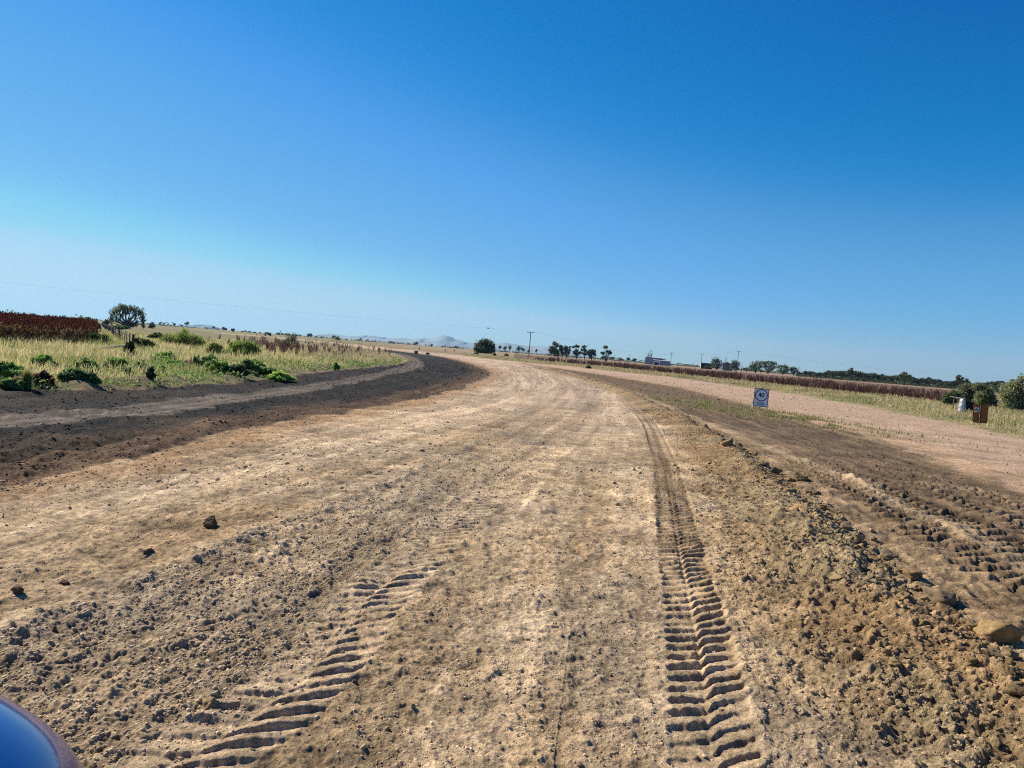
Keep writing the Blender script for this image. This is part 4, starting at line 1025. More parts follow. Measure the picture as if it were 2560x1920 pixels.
# ------------------------------------------------------------------ grass (uncountable)
def blades(name, label, x, y, h, wdt, cols, lean=.35, mat=M_GRASS):
    n = len(x); z = ground_z(x, y); a = RNG.uniform(0, 2 * np.pi, n); d = RNG.uniform(0, 2 * np.pi, n)
    l = h * np.abs(RNG.normal(0, lean, n)); bx, by = np.cos(a) * wdt * .5, np.sin(a) * wdt * .5; lx, ly = np.cos(d) * l, np.sin(d) * l
    v0 = np.stack([x - bx, y - by, z - .02], 1); v1 = np.stack([x + bx, y + by, z - .02], 1)
    m0 = np.stack([x - bx * .75 + lx * .35, y - by * .75 + ly * .35, z + h * .6], 1); m1 = np.stack([x + bx * .75 + lx * .35, y + by * .75 + ly * .35, z + h * .6], 1)
    t = np.stack([x + lx, y + ly, z + h * np.clip(1 - .25 * (l / np.maximum(h, .01)) ** 2, .4, 1)], 1)
    V = np.stack([v0, v1, m1, m0, t], 1).reshape(-1, 3); b = np.arange(n)[:, None] * 5
    C = np.repeat(cols, 5, 0)
    o = link_mesh(name, V, [b + np.array([[0, 1, 2, 3]]), b + np.array([[3, 2, 4]])], mat, None, C)
    return tag(o, label, 'grass', kind='stuff')

def grass_left():
    n = 210000; u = RNG.random(n); r = 10 * (130 / 10) ** (u ** .9); th = np.radians(RNG.uniform(-46, -2, n)); x, y = r * np.sin(th), r * np.cos(th)
    ro = sdf(x, y, PG_ROADS); den = fbm(x, y, 3.2, 3, 601)
    fx, fy = G(232, 868); crop = inside(x, y, PG_CROP)
    k = (ro < -.05 - .5 * RNG.random(n) - .9 * np.clip(gn(x / 1.4, y / 1.4, 604) + .1, 0, 1)) & (RNG.random(n) < np.clip(.62 + den * .9, .08, 1)) & ~crop
    x, y, r, den, ro = x[k], y[k], r[k], den[k], ro[k]; n = len(x); thd = np.degrees(np.arctan2(x, y))
    h = RNG.uniform(.12, .42, n) * np.clip(1 + 1.3 * gn(x / 3, y / 3, 602) + .6 * gn(x / .9, y / .9, 605), .25, 2.0) * sstep(-.2, 2.4, -ro) * np.interp(r, [12, 45, 90, 130], [1, 1, .7, .5]) + .05
    g = sstep(-.05, .3, fbm(x, y, 6, 3, 603) + .12 * RNG.normal(size=n) + np.where(r > 45, .12, 0))
    st = np.array([(.60, .50, .25), (.52, .44, .21), (.66, .57, .31)])[RNG.integers(0, 3, n)]; gr = np.array([(.26, .29, .10), (.20, .245, .08), (.34, .36, .14)])[RNG.integers(0, 3, n)]
    c = st * (1 - g[:, None]) + gr * g[:, None]
    mauve = sstep(-19, -13, thd) * sstep(30, 60, r); c = c * (1 - .55 * mauve[:, None]) + np.array([.36, .27, .19]) * .55 * mauve[:, None]
    blades('dry_grass', 'straw and green grass over the left verge', x, y, h, np.clip(.006 + r * .00055, .01, .07), c * RNG.uniform(.9, 1.3, n)[:, None], .55)
PG_CROP = [G(232, 866), G(120, 868), G(0, 868), G(-400, 850), (-190, 260), W(150, 794, 260)[:2], W(206, 800, 150)[:2], W(236, 812, 70)[:2]]
PG_CROP = [(float(a), float(b)) for a, b in PG_CROP]
grass_left()

def verge_weeds():
    """low leafy ground cover along the cut edge of the left verge"""
    n = 100000; r = 11 * (75 / 11) ** RNG.random(n); th = np.radians(RNG.uniform(-42, -4, n)); x, y = r * np.sin(th), r * np.cos(th)
    ro = sdf(x, y, PG_ROADS); cl = gn(x / 1.5, y / 1.5, 651) + .6 * gn(x / .5, y / .5, 652)
    k = (ro < .15) & (ro > -4.2) & (cl > -.14 + .10 * np.abs(ro + .9)) & (gn(x / 7, y / 7, 653) > -.3); x, y, r, cl, ro = x[k], y[k], r[k], cl[k], ro[k]; n = len(x)
    top = np.clip(cl * .75 + .06, .05, .5) * np.interp(r, [11, 30, 75], [1, .8, .55]); z = ground_z(x, y) + top * RNG.random(n) ** .6
    pal = np.array([(.20, .33, .07), (.26, .40, .09), (.14, .24, .06), (.30, .40, .13), (.17, .24, .09)])
    v, q = quads_at(np.stack([x, y, z], 1), n, RNG.uniform(.02, .042, n) * np.clip(r / 22, .8, 2), 1.2)
    tag(link_mesh('verge_weeds', v, q, M_LEAF, None, np.repeat(pal[RNG.integers(0, 5, n)] * RNG.uniform(.6, 1.2, n)[:, None], 4, 0)), 'low green leafy weeds along the left soil edge', 'weeds', kind='stuff')
verge_weeds()

def grass_right():
    n = 330000; r = 14 * (260 / 14) ** RNG.random(n); th = np.radians(RNG.uniform(-4, 46, n)); x, y = r * np.sin(th), r * np.cos(th)
    d, s, arc = poly_dist(x, y, L_FAR); ro = sdf(x, y, PG_ROADS); den = fbm(x, y, 3.0, 3, 611)
    wd = np.interp(r, [20, 60, 120, 250], [40, 34, 30, 30])
    k = (ro < -.1 - .35 * RNG.random(n)) & (d < wd) & (RNG.random(n) < np.clip(.75 + den, .2, 1))
    x, y, r, d = x[k], y[k], r[k], d[k]; n = len(x)
    h = RNG.uniform(.10, .38, n) * np.clip(1 + 1.1 * gn(x / 3, y / 3, 612), .4, 1.7) * np.clip(d / 2.5, .2, 1)
    g = sstep(.0, .35, fbm(x, y, 5, 3, 613) + .1 * RNG.normal(size=n) + .12 * (d < 4) * gn(x / 9, y / 9, 614))
    st = np.array([(.60, .51, .27), (.56, .47, .24), (.66, .58, .33), (.50, .38, .20)])[RNG.integers(0, 4, n)]; gr = np.array([(.31, .335, .14), (.26, .30, .12), (.38, .39, .18)])[RNG.integers(0, 3, n)]
    c = st * (1 - g[:, None]) + gr * g[:, None]
    blades('verge_grass', 'pale straw grass along the right side road', x, y, h * .85, np.clip(.006 + r * .0006, .012, .10), c * RNG.uniform(.66, 1.0, n)[:, None], .75)
    # trampled patch round the speed sign
    n = 16000; cx, cy = G(1875, 1030); x = cx + RNG.normal(0, 1.5, n); y = cy + RNG.normal(0, 2.6, n) - (x - cx) * 1.1
    k = gn(x / .8, y / 1.4, 615) + .25 * gn(x / .2, y / .3, 616) > .05; x, y = x[k], y[k]; n = len(x)
    c = np.where(RNG.random(n)[:, None] < .4 + .5 * (gn(x / .7, y / .7, 617) > .15)[:, None], np.array([.16, .20, .06]), np.array([.42, .35, .18]))
    blades('trampled_grass', 'short trampled grass round the speed sign', x, y, RNG.uniform(.03, .13, n), np.full(n, .022), c * RNG.uniform(.8, 1.2, n)[:, None], .8)
grass_right()

def stalks(name, label, x, y, h, wd, cols, spikes=3):
    """dead dock stalks: a stem and a few dense upright seed spikes, all in one mass"""
    n = len(x); z = ground_z(x, y); V, T, C = [], [], []; off = 0
    for k in range(spikes):
        a = RNG.uniform(0, 6.28, n); l = RNG.uniform(.02, .30, n) * h; b = RNG.uniform(.1, .35, n); hh = h * RNG.uniform(.6, 1, n)
        dx, dy = np.cos(a) * l, np.sin(a) * l; w_ = wd * RNG.uniform(.6, 1.3, n)
        for rot in (0, 1):
            ex, ey = (w_, 0 * w_) if rot == 0 else (0 * w_, w_)
            p0 = np.stack([x, y, z], 1); p1 = np.stack([x + dx * .4 - ex * .5, y + dy * .4 - ey * .5, z + hh * (b + .15)], 1); p2 = np.stack([x + dx * .4 + ex * .5, y + dy * .4 + ey * .5, z + hh * (b + .15)], 1)
            p3 = np.stack([x + dx * .85 - ex * .45, y + dy * .85 - ey * .45, z + hh * .82], 1); p4 = np.stack([x + dx * .85 + ex * .45, y + dy * .85 + ey * .45, z + hh * .82], 1); p5 = np.stack([x + dx, y + dy, z + hh], 1)
            V.append(np.stack([p0, p1, p2, p3, p4, p5], 1).reshape(-1, 3)); i = np.arange(n)[:, None] * 6 + off
            T += [i + [[0, 2, 1]], i + [[1, 2, 4]], i + [[1, 4, 3]], i + [[3, 4, 5]]]; C.append(np.repeat(cols * RNG.uniform(.75, 1.2, n)[:, None], 6, 0)); off += n * 6
    o = link_mesh(name, np.concatenate(V), np.concatenate(T), M_DRY, None, np.concatenate(C))
    return tag(o, label, 'weeds', kind='stuff')

def weeds():
    # tall brown band behind the right verge
    n = 5200; px = RNG.uniform(1330, 2460, n); line = np.interp(px, [1330, 1400, 1490, 1700, 1860, 2060, 2300, 2400, 2460], [165, 165, 158, 122, 105, 88, 74, 66, 62])
    Y = line + np.abs(RNG.normal(0, 1, n)) * line * .10 - line * .03
    X = np.array([W(a, 950, b).x for a, b in zip(px, Y)])
    k = RNG.random(n) < np.clip(.42 + 1.1 * gn(px / 26, Y / 30, 621) + .6 * gn(px / 9, Y / 30, 622), .1, 1) * np.interp(px, [1330, 1430, 2350, 2460], [.25, 1, .9, .3])
    X, Y = X[k], Y[k]; n = len(X); h = RNG.uniform(.75, 1.25, n) * np.clip(1 + .5 * gn(X / 4, Y / 20, 623), .7, 1.3)
    pal = np.array([(.17, .095, .075), (.21, .125, .095), (.12, .068, .057), (.29, .19, .135)])
    stalks('dock_weeds', 'band of tall dead brown dock weeds behind the right verge', X, Y, h, np.full(n, .085), pal[RNG.integers(0, 4, n)], 3)
    n = 24000; px = RNG.uniform(1280, 2480, n); Y = np.interp(px, [1330, 1490, 1700, 1860, 2060, 2300, 2480], [165, 158, 122, 105, 88, 74, 62]) * RNG.uniform(1.0, 3.4, n) ** 1.0
    X = np.array([W(a, 950, b).x for a, b in zip(px, Y)]); h = RNG.uniform(.25, .55, n)
    blades('dead_stubble', 'mauve brown stubble over the right paddock', X, Y, h, np.full(n, .10), np.array([(.25, .17, .125), (.20, .13, .10), (.31, .22, .16)])[RNG.integers(0, 3, n)] * RNG.uniform(.8, 1.2, n)[:, None])
    # brown stalks over the left field
    n = 4200; px = RNG.uniform(520, 1010, n); py = RNG.uniform(848, 905, n)
    P = np.array([G(a, b) for a, b in zip(px, py)]); X, Y = P[:, 0], P[:, 1]; ro = sdf(X, Y, PG_ROADS)
    d = gn(px / 16, py / 5, 631) + .5 * gn(px / 6, py / 4, 632)
    lim = np.interp(px, [520, 640, 740, 900, 1010], [.5, .22, .2, .25, .4]) + np.where(py > 888, .25, 0) + np.where((py > 878) & (px < 640), .4, 0)
    k = (ro < -1.2) & (d > lim); X, Y = X[k], Y[k]; n = len(X); h = RNG.uniform(.6, 1.1, n)
    stalks('dock_stalks', 'dead brown dock stalks standing over the left field', X, Y, h, np.full(n, .06), pal[RNG.integers(0, 4, n)] * 1.8, 3)
weeds()

def crop():
    """sorghum block: dense rows with dry leaves and rust red seed heads"""
    n = 60000; x0 = min(p[0] for p in PG_CROP); x1 = max(p[0] for p in PG_CROP)
    r = 30 * (260 / 30) ** (RNG.random(n) ** 1.3); th = np.radians(RNG.uniform(-46, -24, n)); x, y = r * np.sin(th), r * np.cos(th)
    k = inside(x + gn(x / 1.5, y / 1.5, 645) * .8, y + gn(x / 1.5, y / 1.5, 646) * .8, PG_CROP); x, y, r = x[k], y[k], r[k]; n = len(x); z = ground_z(x, y)
    h = RNG.uniform(1.0, 1.36, n) + .2 * gn(x / 4, y / 4, 641) + (RNG.random(n) < .05) * .2
    V, Q, C = [], [], []; off = 0
    def add(c, s, asp, up, col):
        nonlocal off
        v, q = quads_at(c, len(c), s, asp, up); V.append(v); Q.append(q + off); C.append(np.repeat(col, 4, 0)); off += len(v)
    lod = np.clip(r / 45, .8, 2.6)
    red = np.array([(.13, .035, .022), (.10, .028, .02), (.17, .05, .028), (.085, .025, .02)])
    for k_ in range(3):      # seed heads
        c = np.stack([x + RNG.normal(0, .05, n), y + RNG.normal(0, .05, n), z + h - .04 - .09 * k_], 1)
        add(c, .05 * lod, 1.9, (0, 0, 1), red[RNG.integers(0, 4, n)] * RNG.uniform(.7, 1.2, n)[:, None])
    edge = -sdf(x, y, PG_CROP)
    nr = (r < 75); m_ = int(nr.sum())
    lp = np.array([(.46, .37, .13), (.55, .46, .24), (.26, .28, .09), (.16, .06, .035), (.34, .19, .08)])
    for k_ in range(5):      # dry leaves
        hz = RNG.uniform(.12, .82, m_); c = np.stack([x[nr] + RNG.normal(0, .12, m_), y[nr] + RNG.normal(0, .12, m_), z[nr] + h[nr] * hz], 1)
        col = np.where((hz < .3)[:, None], np.array([(.16, .20, .06), (.40, .40, .28)])[RNG.integers(0, 2, m_)], lp[RNG.integers(0, 5, m_)])
        add(c, np.full(m_, .026), 5.5, (.25, .1, .8), col * RNG.uniform(.7, 1.2, m_)[:, None])
    c = np.stack([x[nr], y[nr], z[nr] + h[nr] * .45], 1)
    add(c, np.full(m_, .012), 42, (0, 0, 1), np.tile(np.array([.16, .12, .05]), (m_, 1)))
    c = np.stack([x, y, z + h * .55], 1); add(c, .10 * lod, 1.7, (0, 0, 1), np.tile(np.array([.085, .04, .022]), (n, 1)))
    tag(link_mesh('sorghum_crop', np.concatenate(V), np.concatenate(Q), M_DRY, None, np.concatenate(C)), 'rust red ripe sorghum crop standing at the far left', 'crop', kind='stuff')
crop()

# ------------------------------------------------------------------ fence, rail, poles
def tilted(mb_fn, name, mat, parent): return mb_fn.build(name, mat, parent)

M_POST = mat_plain('fence_post_timber', (.055, .05, .05), .9, .15, noise=.3, scale=9, bump=.01)
M_STEEL = mat_plain('fence_steel', (.13, .14, .15), .6, .4, .1, noise=.1)
def fence():
    pa, pb = np.array(G(330, 884)), np.array(W(254, 812, 215)[:2]); root = empty('wire_fence', (pa[0], pa[1], gz1(*pa)), 'long wire fence of dark posts running away beside the crop', 'fence')
    L_ = float(np.hypot(*(pb - pa))); n = int(L_ / 4.0); tops = []
    for i in range(n + 1):
        p = pa + (pb - pa) * i / n; z = gz1(*p) - root.location.z; q = p - pa; thick = i in (0, n) or i % 6 == 0
        m = MB(); m.tube([(q[0], q[1], z - .05), (q[0], q[1], z + .45), (q[0] + random.uniform(-.03, .03), q[1], z + .9)], .06 if thick else .03, 7)
        m.build('post', M_POST if (thick or i % 2) else M_STEEL, root, True); tops.append((q[0], q[1], z))
    w_ = MB()
    for hh in (.2, .4, .6, .8):
        for a, b in zip(tops[:-1], tops[1:]): w_.tube([(a[0], a[1], a[2] + hh), (b[0], b[1], b[2] + hh)], .006, 4, False)
    w_.build('wires', M_STEEL, root)
fence()
def rail():
    a, b = Vector((*G(232, 899), 0)), Vector((*G(306, 891), 0)); a.z = gz1(a.x, a.y) + .28; b.z = gz1(b.x, b.y) + .42
    m = MB(); m.tube([a, a.lerp(b, .35) + Vector((0, 0, .015)), a.lerp(b, .7), b], [.055, .065, .06, .05], 9)
    tag(m.build('timber_rail', mat_plain('gray_timber', (.34, .28, .22), .85, .2, noise=.3, scale=7, bump=.01), None, True), 'weathered fallen timber rail lying in the left grass', 'rail')
rail()

def power_pole(label, x, yt, yb, Y, arms=1, armpx=18, group='power poles on the plain'):
    p, b = W(x, yt, Y), W(x, yb, Y); z0 = gz1(p.x, Y); H = p.z - z0; root = empty('power_pole', (p.x, Y, z0), label, 'power pole', group)
    m = MB(); m.tube([(0, 0, -.3), (0, 0, H * .5), (0, 0, H)], [.19, .165, .13], 10); m.build('pole', M_POLE, root, True)
    half = armpx * mpp(Y) / 2
    for k in range(arms):
        zz = H - .18 - k * 1.25; m = MB(); m.box((0, -.16, zz), (half * 2, .12, .16), None, .015); m.tube([(half * .5, -.16, zz), (0, -.05, zz - .7)], .02, 5); m.tube([(-half * .5, -.16, zz), (0, -.05, zz - .7)], .02, 5)
        m.build('crossarm', M_POLE, root)
        for s in ([-1, -.42, .42, 1] if arms == 1 else [-1, 1]):
            i = MB(); i.tube([(s * half * .95, -.16, zz + .08), (s * half * .95, -.16, zz + .16), (s * half * .95, -.16, zz + .2), (s * half * .95, -.16, zz + .34)], [.03, .05, .09, .06], 8); i.build('insulator', M_WIRE, root, True)
    return Vector((p.x, Y - .16, z0 + H + .1)), half
PA, hA = power_pole('tall near power pole with one crossarm right of the rounded tree', 1327, 830, 896, 286, 1, 18)
PB, hB = power_pole('double crossarm power pole right of the white roofed shed', 1679, 881, 916, 640, 2, 8)
PC, hC = power_pole('power pole behind the carport left of the farm trees', 1755, 885, 920, 565, 1, 9)
PD, hD = power_pole('tall power pole in front of the gabled shed trees', 1846.5, 878, 926, 500, 1, 11)
for x, yt, yb, lab in [(1537.5, 887.5, 899, 'small distant power pole right of the two trunked gum'), (1574, 887.5, 902, 'small distant power pole left of the white roofed shed'), (1503, 884, 898, 'thin distant pole left of the two trunked gum'), (879.5, 841, 853, 'thin distant pole above the pale far road'), (940, 852, 860, 'thin distant pole in front of the mountains'), (1074, 857, 867, 'tiny distant pole right of the round dark tree'), (1330, 872, 884, 'distant pole behind the tall near pole')]:
    power_pole(lab, x, yt, yb, 900, 1, 4)
def wire(label, pts, r=.022, sag=1.5):
    m = MB()
    for a, b in zip(pts[:-1], pts[1:]):
        L_ = []
        for i in range(25):
            t = i / 24; p = Vector(a).lerp(Vector(b), t); p.z -= sag * 4 * t * (1 - t); L_.append(p)
        m.tube(L_, r, 5, False)
    tag(m.build('power_line', M_WIRE, None, True), label, 'cable', 'power lines between the poles')
OUT = empty('power_pole', (-196, 225, gz1(-196, 225)), 'power pole beyond the left edge carrying the long line', 'power pole', 'power poles on the plain')
mo = MB(); mo.tube([(0, 0, -.3), (0, 0, 12.2)], [.19, .13], 10); mo.build('pole', M_POLE, OUT, True)
mo = MB(); mo.box((0, -.16, 12.0), (2.6, .12, .16), None, .015); mo.build('crossarm', M_POLE, OUT)
wire('faint long cable crossing the left sky to the near pole', [(-196, 224.84, 12.3), PA + Vector((-hA * .95, 0, .2))], .011, 1.4)
wire('cable from the near pole to the pole behind the carport', [PA + Vector((hA * .95, 0, .2)), PC + Vector((-hC * .9, 0, .2))], .02, 4)
wire('cable from carport pole to the tall farm pole', [PC + Vector((hC * .9, 0, .2)), PD + Vector((-hD * .9, 0, .2))], .02, 1.5)
wire('cable running right from the tall farm pole', [PD + Vector((hD * .9, 0, .2)), Vector((330, 430, 9))], .02, 3)
for kk, (px_, py_) in enumerate([(330, 430)]):
    E = empty('power_pole', (px_, py_, gz1(px_, py_)), 'power pole standing beyond the right edge', 'power pole', 'power poles on the plain')
    mo = MB(); mo.tube([(0, 0, -.3), (0, 0, 9)], [.19, .13], 10); mo.build('pole', M_POLE, E, True)
# short fence posts on the verges
for i, (x, yt, yb) in enumerate([(1135.5, 873.5, 880), (1048, 868, 876), (1113, 872, 879.5)]):
    X, Y = G(x, yb); X = W(x, yb, Y).x; m = MB(); m.tube([(0, 0, -.1), (0, 0, .5), (.02, 0, (yb - yt) * mpp(Y))], .10, 7); o = m.build('fence_post', M_POST, None, True); o.location = (X, Y, gz1(X, Y))
    tag(o, ['lone dark fence post left of the rounded tree', 'short dark post beyond the two distant road signs', 'short post right of the two distant road signs'][i], 'post')

# ------------------------------------------------------------------ farm buildings
def sheet_mat(name, col, pitch=.2, metal=.35, rough=.5):
    m, nt, out = new_mat(name); N = nt.nodes.new; L = nt.links.new
    b = N('ShaderNodeBsdfPrincipled'); b.inputs['Base Color'].default_value = (*col, 1); b.inputs['Roughness'].default_value = rough; b.inputs['Metallic'].default_value = metal
    tc = N('ShaderNodeTexCoord'); wv = N('ShaderNodeTexWave'); wv.inputs['Scale'].default_value = 1 / pitch / 3; wv.bands_direction = 'X'
    nz = N('ShaderNodeTexNoise'); nz.inputs['Scale'].default_value = .8; L(tc.outputs['Object'], nz.inputs['Vector'])
    mr = N('ShaderNodeMapRange'); mr.inputs['To Min'].default_value = .75; mr.inputs['To Max'].default_value = 1.2; L(nz.outputs['Fac'], mr.inputs['Value'])
    sc_ = N('ShaderNodeVectorMath'); sc_.operation = 'SCALE'; sc_.inputs[0].default_value = col; L(mr.outputs['Result'], sc_.inputs['Scale']); L(sc_.outputs['Vector'], b.inputs['Base Color'])
    bp = N('ShaderNodeBump'); bp.inputs['Distance'].default_value = .02; L(tc.outputs['Object'], wv.inputs['Vector']); L(wv.outputs['Fac'], bp.inputs['Height']); L(bp.outputs['Normal'], b.inputs['Normal'])
    L(b.outputs['BSDF'], out.inputs['Surface']); return m
M_ZINC = sheet_mat('zinc_sheet', (.46, .48, .52)); M_ROOF = sheet_mat('pale_roof_sheet', (.78, .79, .80), rough=.45, metal=.1); M_DKSH = sheet_mat('dark_sheet', (.09, .10, .13)); M_DKIN = mat_plain('dark_interior', (.02, .02, .022), .9, .1)
M_BLSH = sheet_mat('blue_gray_sheet', (.20, .23, .30))

def quad_mesh(name, pts, mat, parent, thick=.08):
    """a flat panel of real thickness through four corner points"""
    p = [Vector(a) for a in pts]; nrm = (p[1] - p[0]).cross(p[3] - p[0]).normalized() * thick
    v = [a for a in p] + [a - nrm for a in p]
    f = [[0, 1, 2, 3], [7, 6, 5, 4], [0, 4, 5, 1], [1, 5, 6, 2], [2, 6, 7, 3], [3, 7, 4, 0]]
    return link_mesh(name, [a[:] for a in v], np.array(f), mat, parent)

def shed(name, label, x0, Y0, length, depth, hl, hr, yaw, wallm, roofm, over=.5):
    """skillion shed: front wall along +x from its corner, depth along +y, roof height hl left to hr right"""
    root = empty(name, (x0, Y0, gz1(x0, Y0)), label, 'shed', None, yaw)
    quad_mesh('front_wall', [(0, 0, 0), (length, 0, 0), (length, 0, hr), (0, 0, hl)], wallm, root)
    quad_mesh('side_wall', [(0, depth, 0), (0, .08, 0), (0, .08, hl), (0, depth, hl)], M_ZINC, root)
    quad_mesh('side_wall', [(length, .08, 0), (length, depth, 0), (length, depth, hr), (length, .08, hr)], M_ZINC, root)
    quad_mesh('back_wall', [(length, depth + .1, 0), (0, depth + .1, 0), (0, depth + .1, hl), (length, depth + .1, hr)], wallm, root)
    quad_mesh('roof', [(-over, -over, hl + .1), (length + over, -over, hr + .1), (length + over, depth + over, hr + .35), (-over, depth + over, hl + .35)], roofm, root, .16)
    return root
m7 = mpp(700)
pc = W(1612, 908, 700)
r1 = shed('farm_shed', 'tall white roofed metal shed standing alone on the plain', pc.x, 700, 41 * m7 * 1.08, 16, 18.2 * m7, 16.8 * m7, R(-20), M_BLSH, M_ROOF)
quad_mesh('dark_opening', [(7.6, -.12, 2.4), (16, -.12, 2.4), (16, -.12, 5.2), (7.6, -.12, 5.2)], M_DKIN, r1)
pa2 = W(1633, 912, 660)
r2 = shed('farm_shed', 'low lean to shed with open dark bay before the tall shed', pa2.x, 660, 41 * mpp(660), 9, 12.2 * mpp(660), 11.6 * mpp(660), R(-12), M_BLSH, M_ROOF)
quad_mesh('bay_opening', [(.7, -.12, 0), (4.6, -.12, 0), (4.6, -.12, 2.4), (.7, -.12, 2.4)], M_DKIN, r2)
quad_mesh('bay_surround', [(0, -.06, 0), (5.6, -.06, 0), (5.6, -.06, 3.3), (0, -.06, 3.3)], M_ROOF, r2, .04)
m6 = mpp(585)
pq = W(1752, 921, 585)
r3 = shed('carport', 'dark open carport with pale roof left of the farm trees', pq.x, 585, 27 * m6, 8, 14.5 * m6, 14.5 * m6, R(-8), M_DKIN, M_ZINC)
def gable():
    p = W(1806, 926, 580); root = empty('gabled_shed', (p.x, 580, gz1(p.x, 580)), 'dark gabled shed half hidden by the farm trees', 'shed', None, R(-10)); wd, hE, hP, dp = 24 * m6, 13.5 * m6, 21 * m6, 12.0
    v = [(0, 0, 0), (wd, 0, 0), (wd, 0, hE), (wd * .45, 0, hP), (0, 0, hE + 1)]; n = 5
    vv = v + [(a, dp, c) for a, b, c in v]
    link_mesh('wall', vv, [np.array([[0, 1, 2, 4], [2 + n, 1 + n, n, 4 + n], [1, 1 + n, 2 + n, 2], [0, 4, 4 + n, n]]), np.array([[2, 3, 4], [4 + n, 3 + n, 2 + n]])], M_DKSH, root)
    quad_mesh('roof', [(wd + .5, -.4, hE - .1), (wd + .5, dp + .4, hE - .1), (wd * .45, dp + .4, hP + .15), (wd * .45, -.4, hP + .15)], M_DKSH, root, .12)
    quad_mesh('roof', [(wd * .45, -.4, hP + .16), (wd * .45, dp + .4, hP + .16), (-.5, dp + .4, hE + .9), (-.5, -.4, hE + .9)], M_DKSH, root, .12)
    quad_mesh('door', [(wd * .62, -.1, 0), (wd * .9, -.1, 0), (wd * .9, -.1, 2.9), (wd * .62, -.1, 2.9)], M_BLSH, root)
gable()
pw = W(973, 857.5, 1300); rw = shed('far_building', 'low hazy bluish building far out on the plain', pw.x, 1300, 13 * mpp(1300), 8, 4.2, 3.6, 0, M_BLSH, M_ZINC)

# small machines far out on the left paddock
def far_machine():
    M_DK = mat_plain('dark_paint', (.035, .037, .045), .5, .4); M_PL = mat_plain('pale_metal', (.5, .48, .45), .5, .4); M_TY = mat_plain('tyre_rubber', (.02, .02, .02), .9, .2)
    Y = 420; p = W(672, 837, Y); X = p.x; z = gz1(X, Y)
    root = empty('parked_pickup', (X, Y, z), 'small dark pickup parked far out on the left paddock', 'pickup', None, R(8))
    m = MB(); m.box((.3, 0, .85), (1.9, 1.8, .7), None, .1); m.box((.15, 0, 1.5), (1.5, 1.6, .75), None, .18); m.build('cab', M_DK, root)
    m = MB(); m.box((-1.75, 0, .82), (2.1, 1.8, .12), None, .02); m.box((-1.75, .85, 1.0), (2.1, .06, .3)); m.box((-1.75, -.85, 1.0), (2.1, .06, .3)); m.build('tray', M_PL, root)
    for sx in (-1.9, .75):
        for sy in (-.8, .8):
            m = MB(); m.tube([(sx, sy - .1, .38), (sx, sy + .1, .38)], .38, 14); m.build('wheel', M_TY, root, False)
    m = MB(); m.box((.15, -.82, 1.55), (1.1, .03, .4)); m.build('window', mat_plain('window_glass', (.03, .04, .05), .1, .6), root)
    Y = 430; p = W(582, 829, Y); root = empty('field_bin', (p.x, Y, gz1(p.x, Y)), 'dark boxy field bin on pale legs at the paddock skyline', 'bin')
    m = MB(); m.box((0, 0, 2.0), (1.75, 1.6, 1.1), None, .06); m.tube([(0, 0, 1.5), (0, 0, .75)], [.8, .2], 8); m.build('hopper', M_DK, root)
    for sx in (-.8, .8):
        for sy in (-.7, .7):
            m = MB(); m.tube([(sx, sy, -.05), (sx * .95, sy * .95, 1.5)], .06, 6); m.build('leg', M_PL, root)
    Y = 400; p = W(642, 835, Y); m = MB(); m.tube([(0, 0, -.02), (0, 0, .2), (0, 0, .55), (0, 0, .62)], [.24, .29, .27, .2], 14)
    o = m.build('steel_drum', mat_plain('rusty_steel', (.25, .11, .06), .8, .2, noise=.3), None, False); o.location = (p.x, Y, gz1(p.x, Y)); tag(o, 'rusty brown steel drum left of the dark pickup', 'drum')
far_machine()

# ------------------------------------------------------------------ signs
M_WHITE = mat_plain('sign_white', (.80, .81, .80), .45, .4, noise=.04, scale=4); M_BLACK = mat_plain('sign_black', (.012, .012, .014), .6, .3, noise=.05); M_RED = mat_plain('sign_red', (.30, .012, .03), .5, .4, noise=.05)
M_LEG = mat_plain('sign_leg_paint', (.62, .60, .50), .6, .3, noise=.1); M_ORNG = mat_plain('sign_orange_back', (.25, .085, .018), .55, .3, noise=.10, scale=5)
def text_mesh(name, body, size, loc, mat, parent, sx=1.0, bold=.0, rot=None, space=1.0):
    cu = bpy.data.curves.new(name, 'FONT'); cu.body = body; cu.size = size; cu.align_x = 'CENTER'; cu.align_y = 'CENTER'; cu.extrude = .0012; cu.offset = bold; cu.space_character = space
    o = bpy.data.objects.new(name, cu); COL.objects.link(o); dg = bpy.context.evaluated_depsgraph_get(); me = bpy.data.meshes.new_from_object(o.evaluated_get(dg)); bpy.data.objects.remove(o)
    me.materials.clear(); me.materials.append(mat); t = bpy.data.objects.new(name, me); COL.objects.link(t); t.parent = parent; t.location = loc; t.rotation_euler = rot or (R(90), 0, 0); t.scale = (sx, 1, 1)
    return t
def stand_legs(root, wd, zb, tone=M_LEG, spread=.26):
    for s in (-1, 1):
        m = MB(); x = s * wd * .5
        m.tube([(x, 0, zb + .02), (x + s * .02 - .09 * 1, -spread, .01)], .014, 6); m.build('leg', tone, root)
        m = MB(); m.tube([(x, .01, zb + .02), (x + s * .02 + .05, spread * .9, .01)], .014, 6); m.build('leg', tone, root)
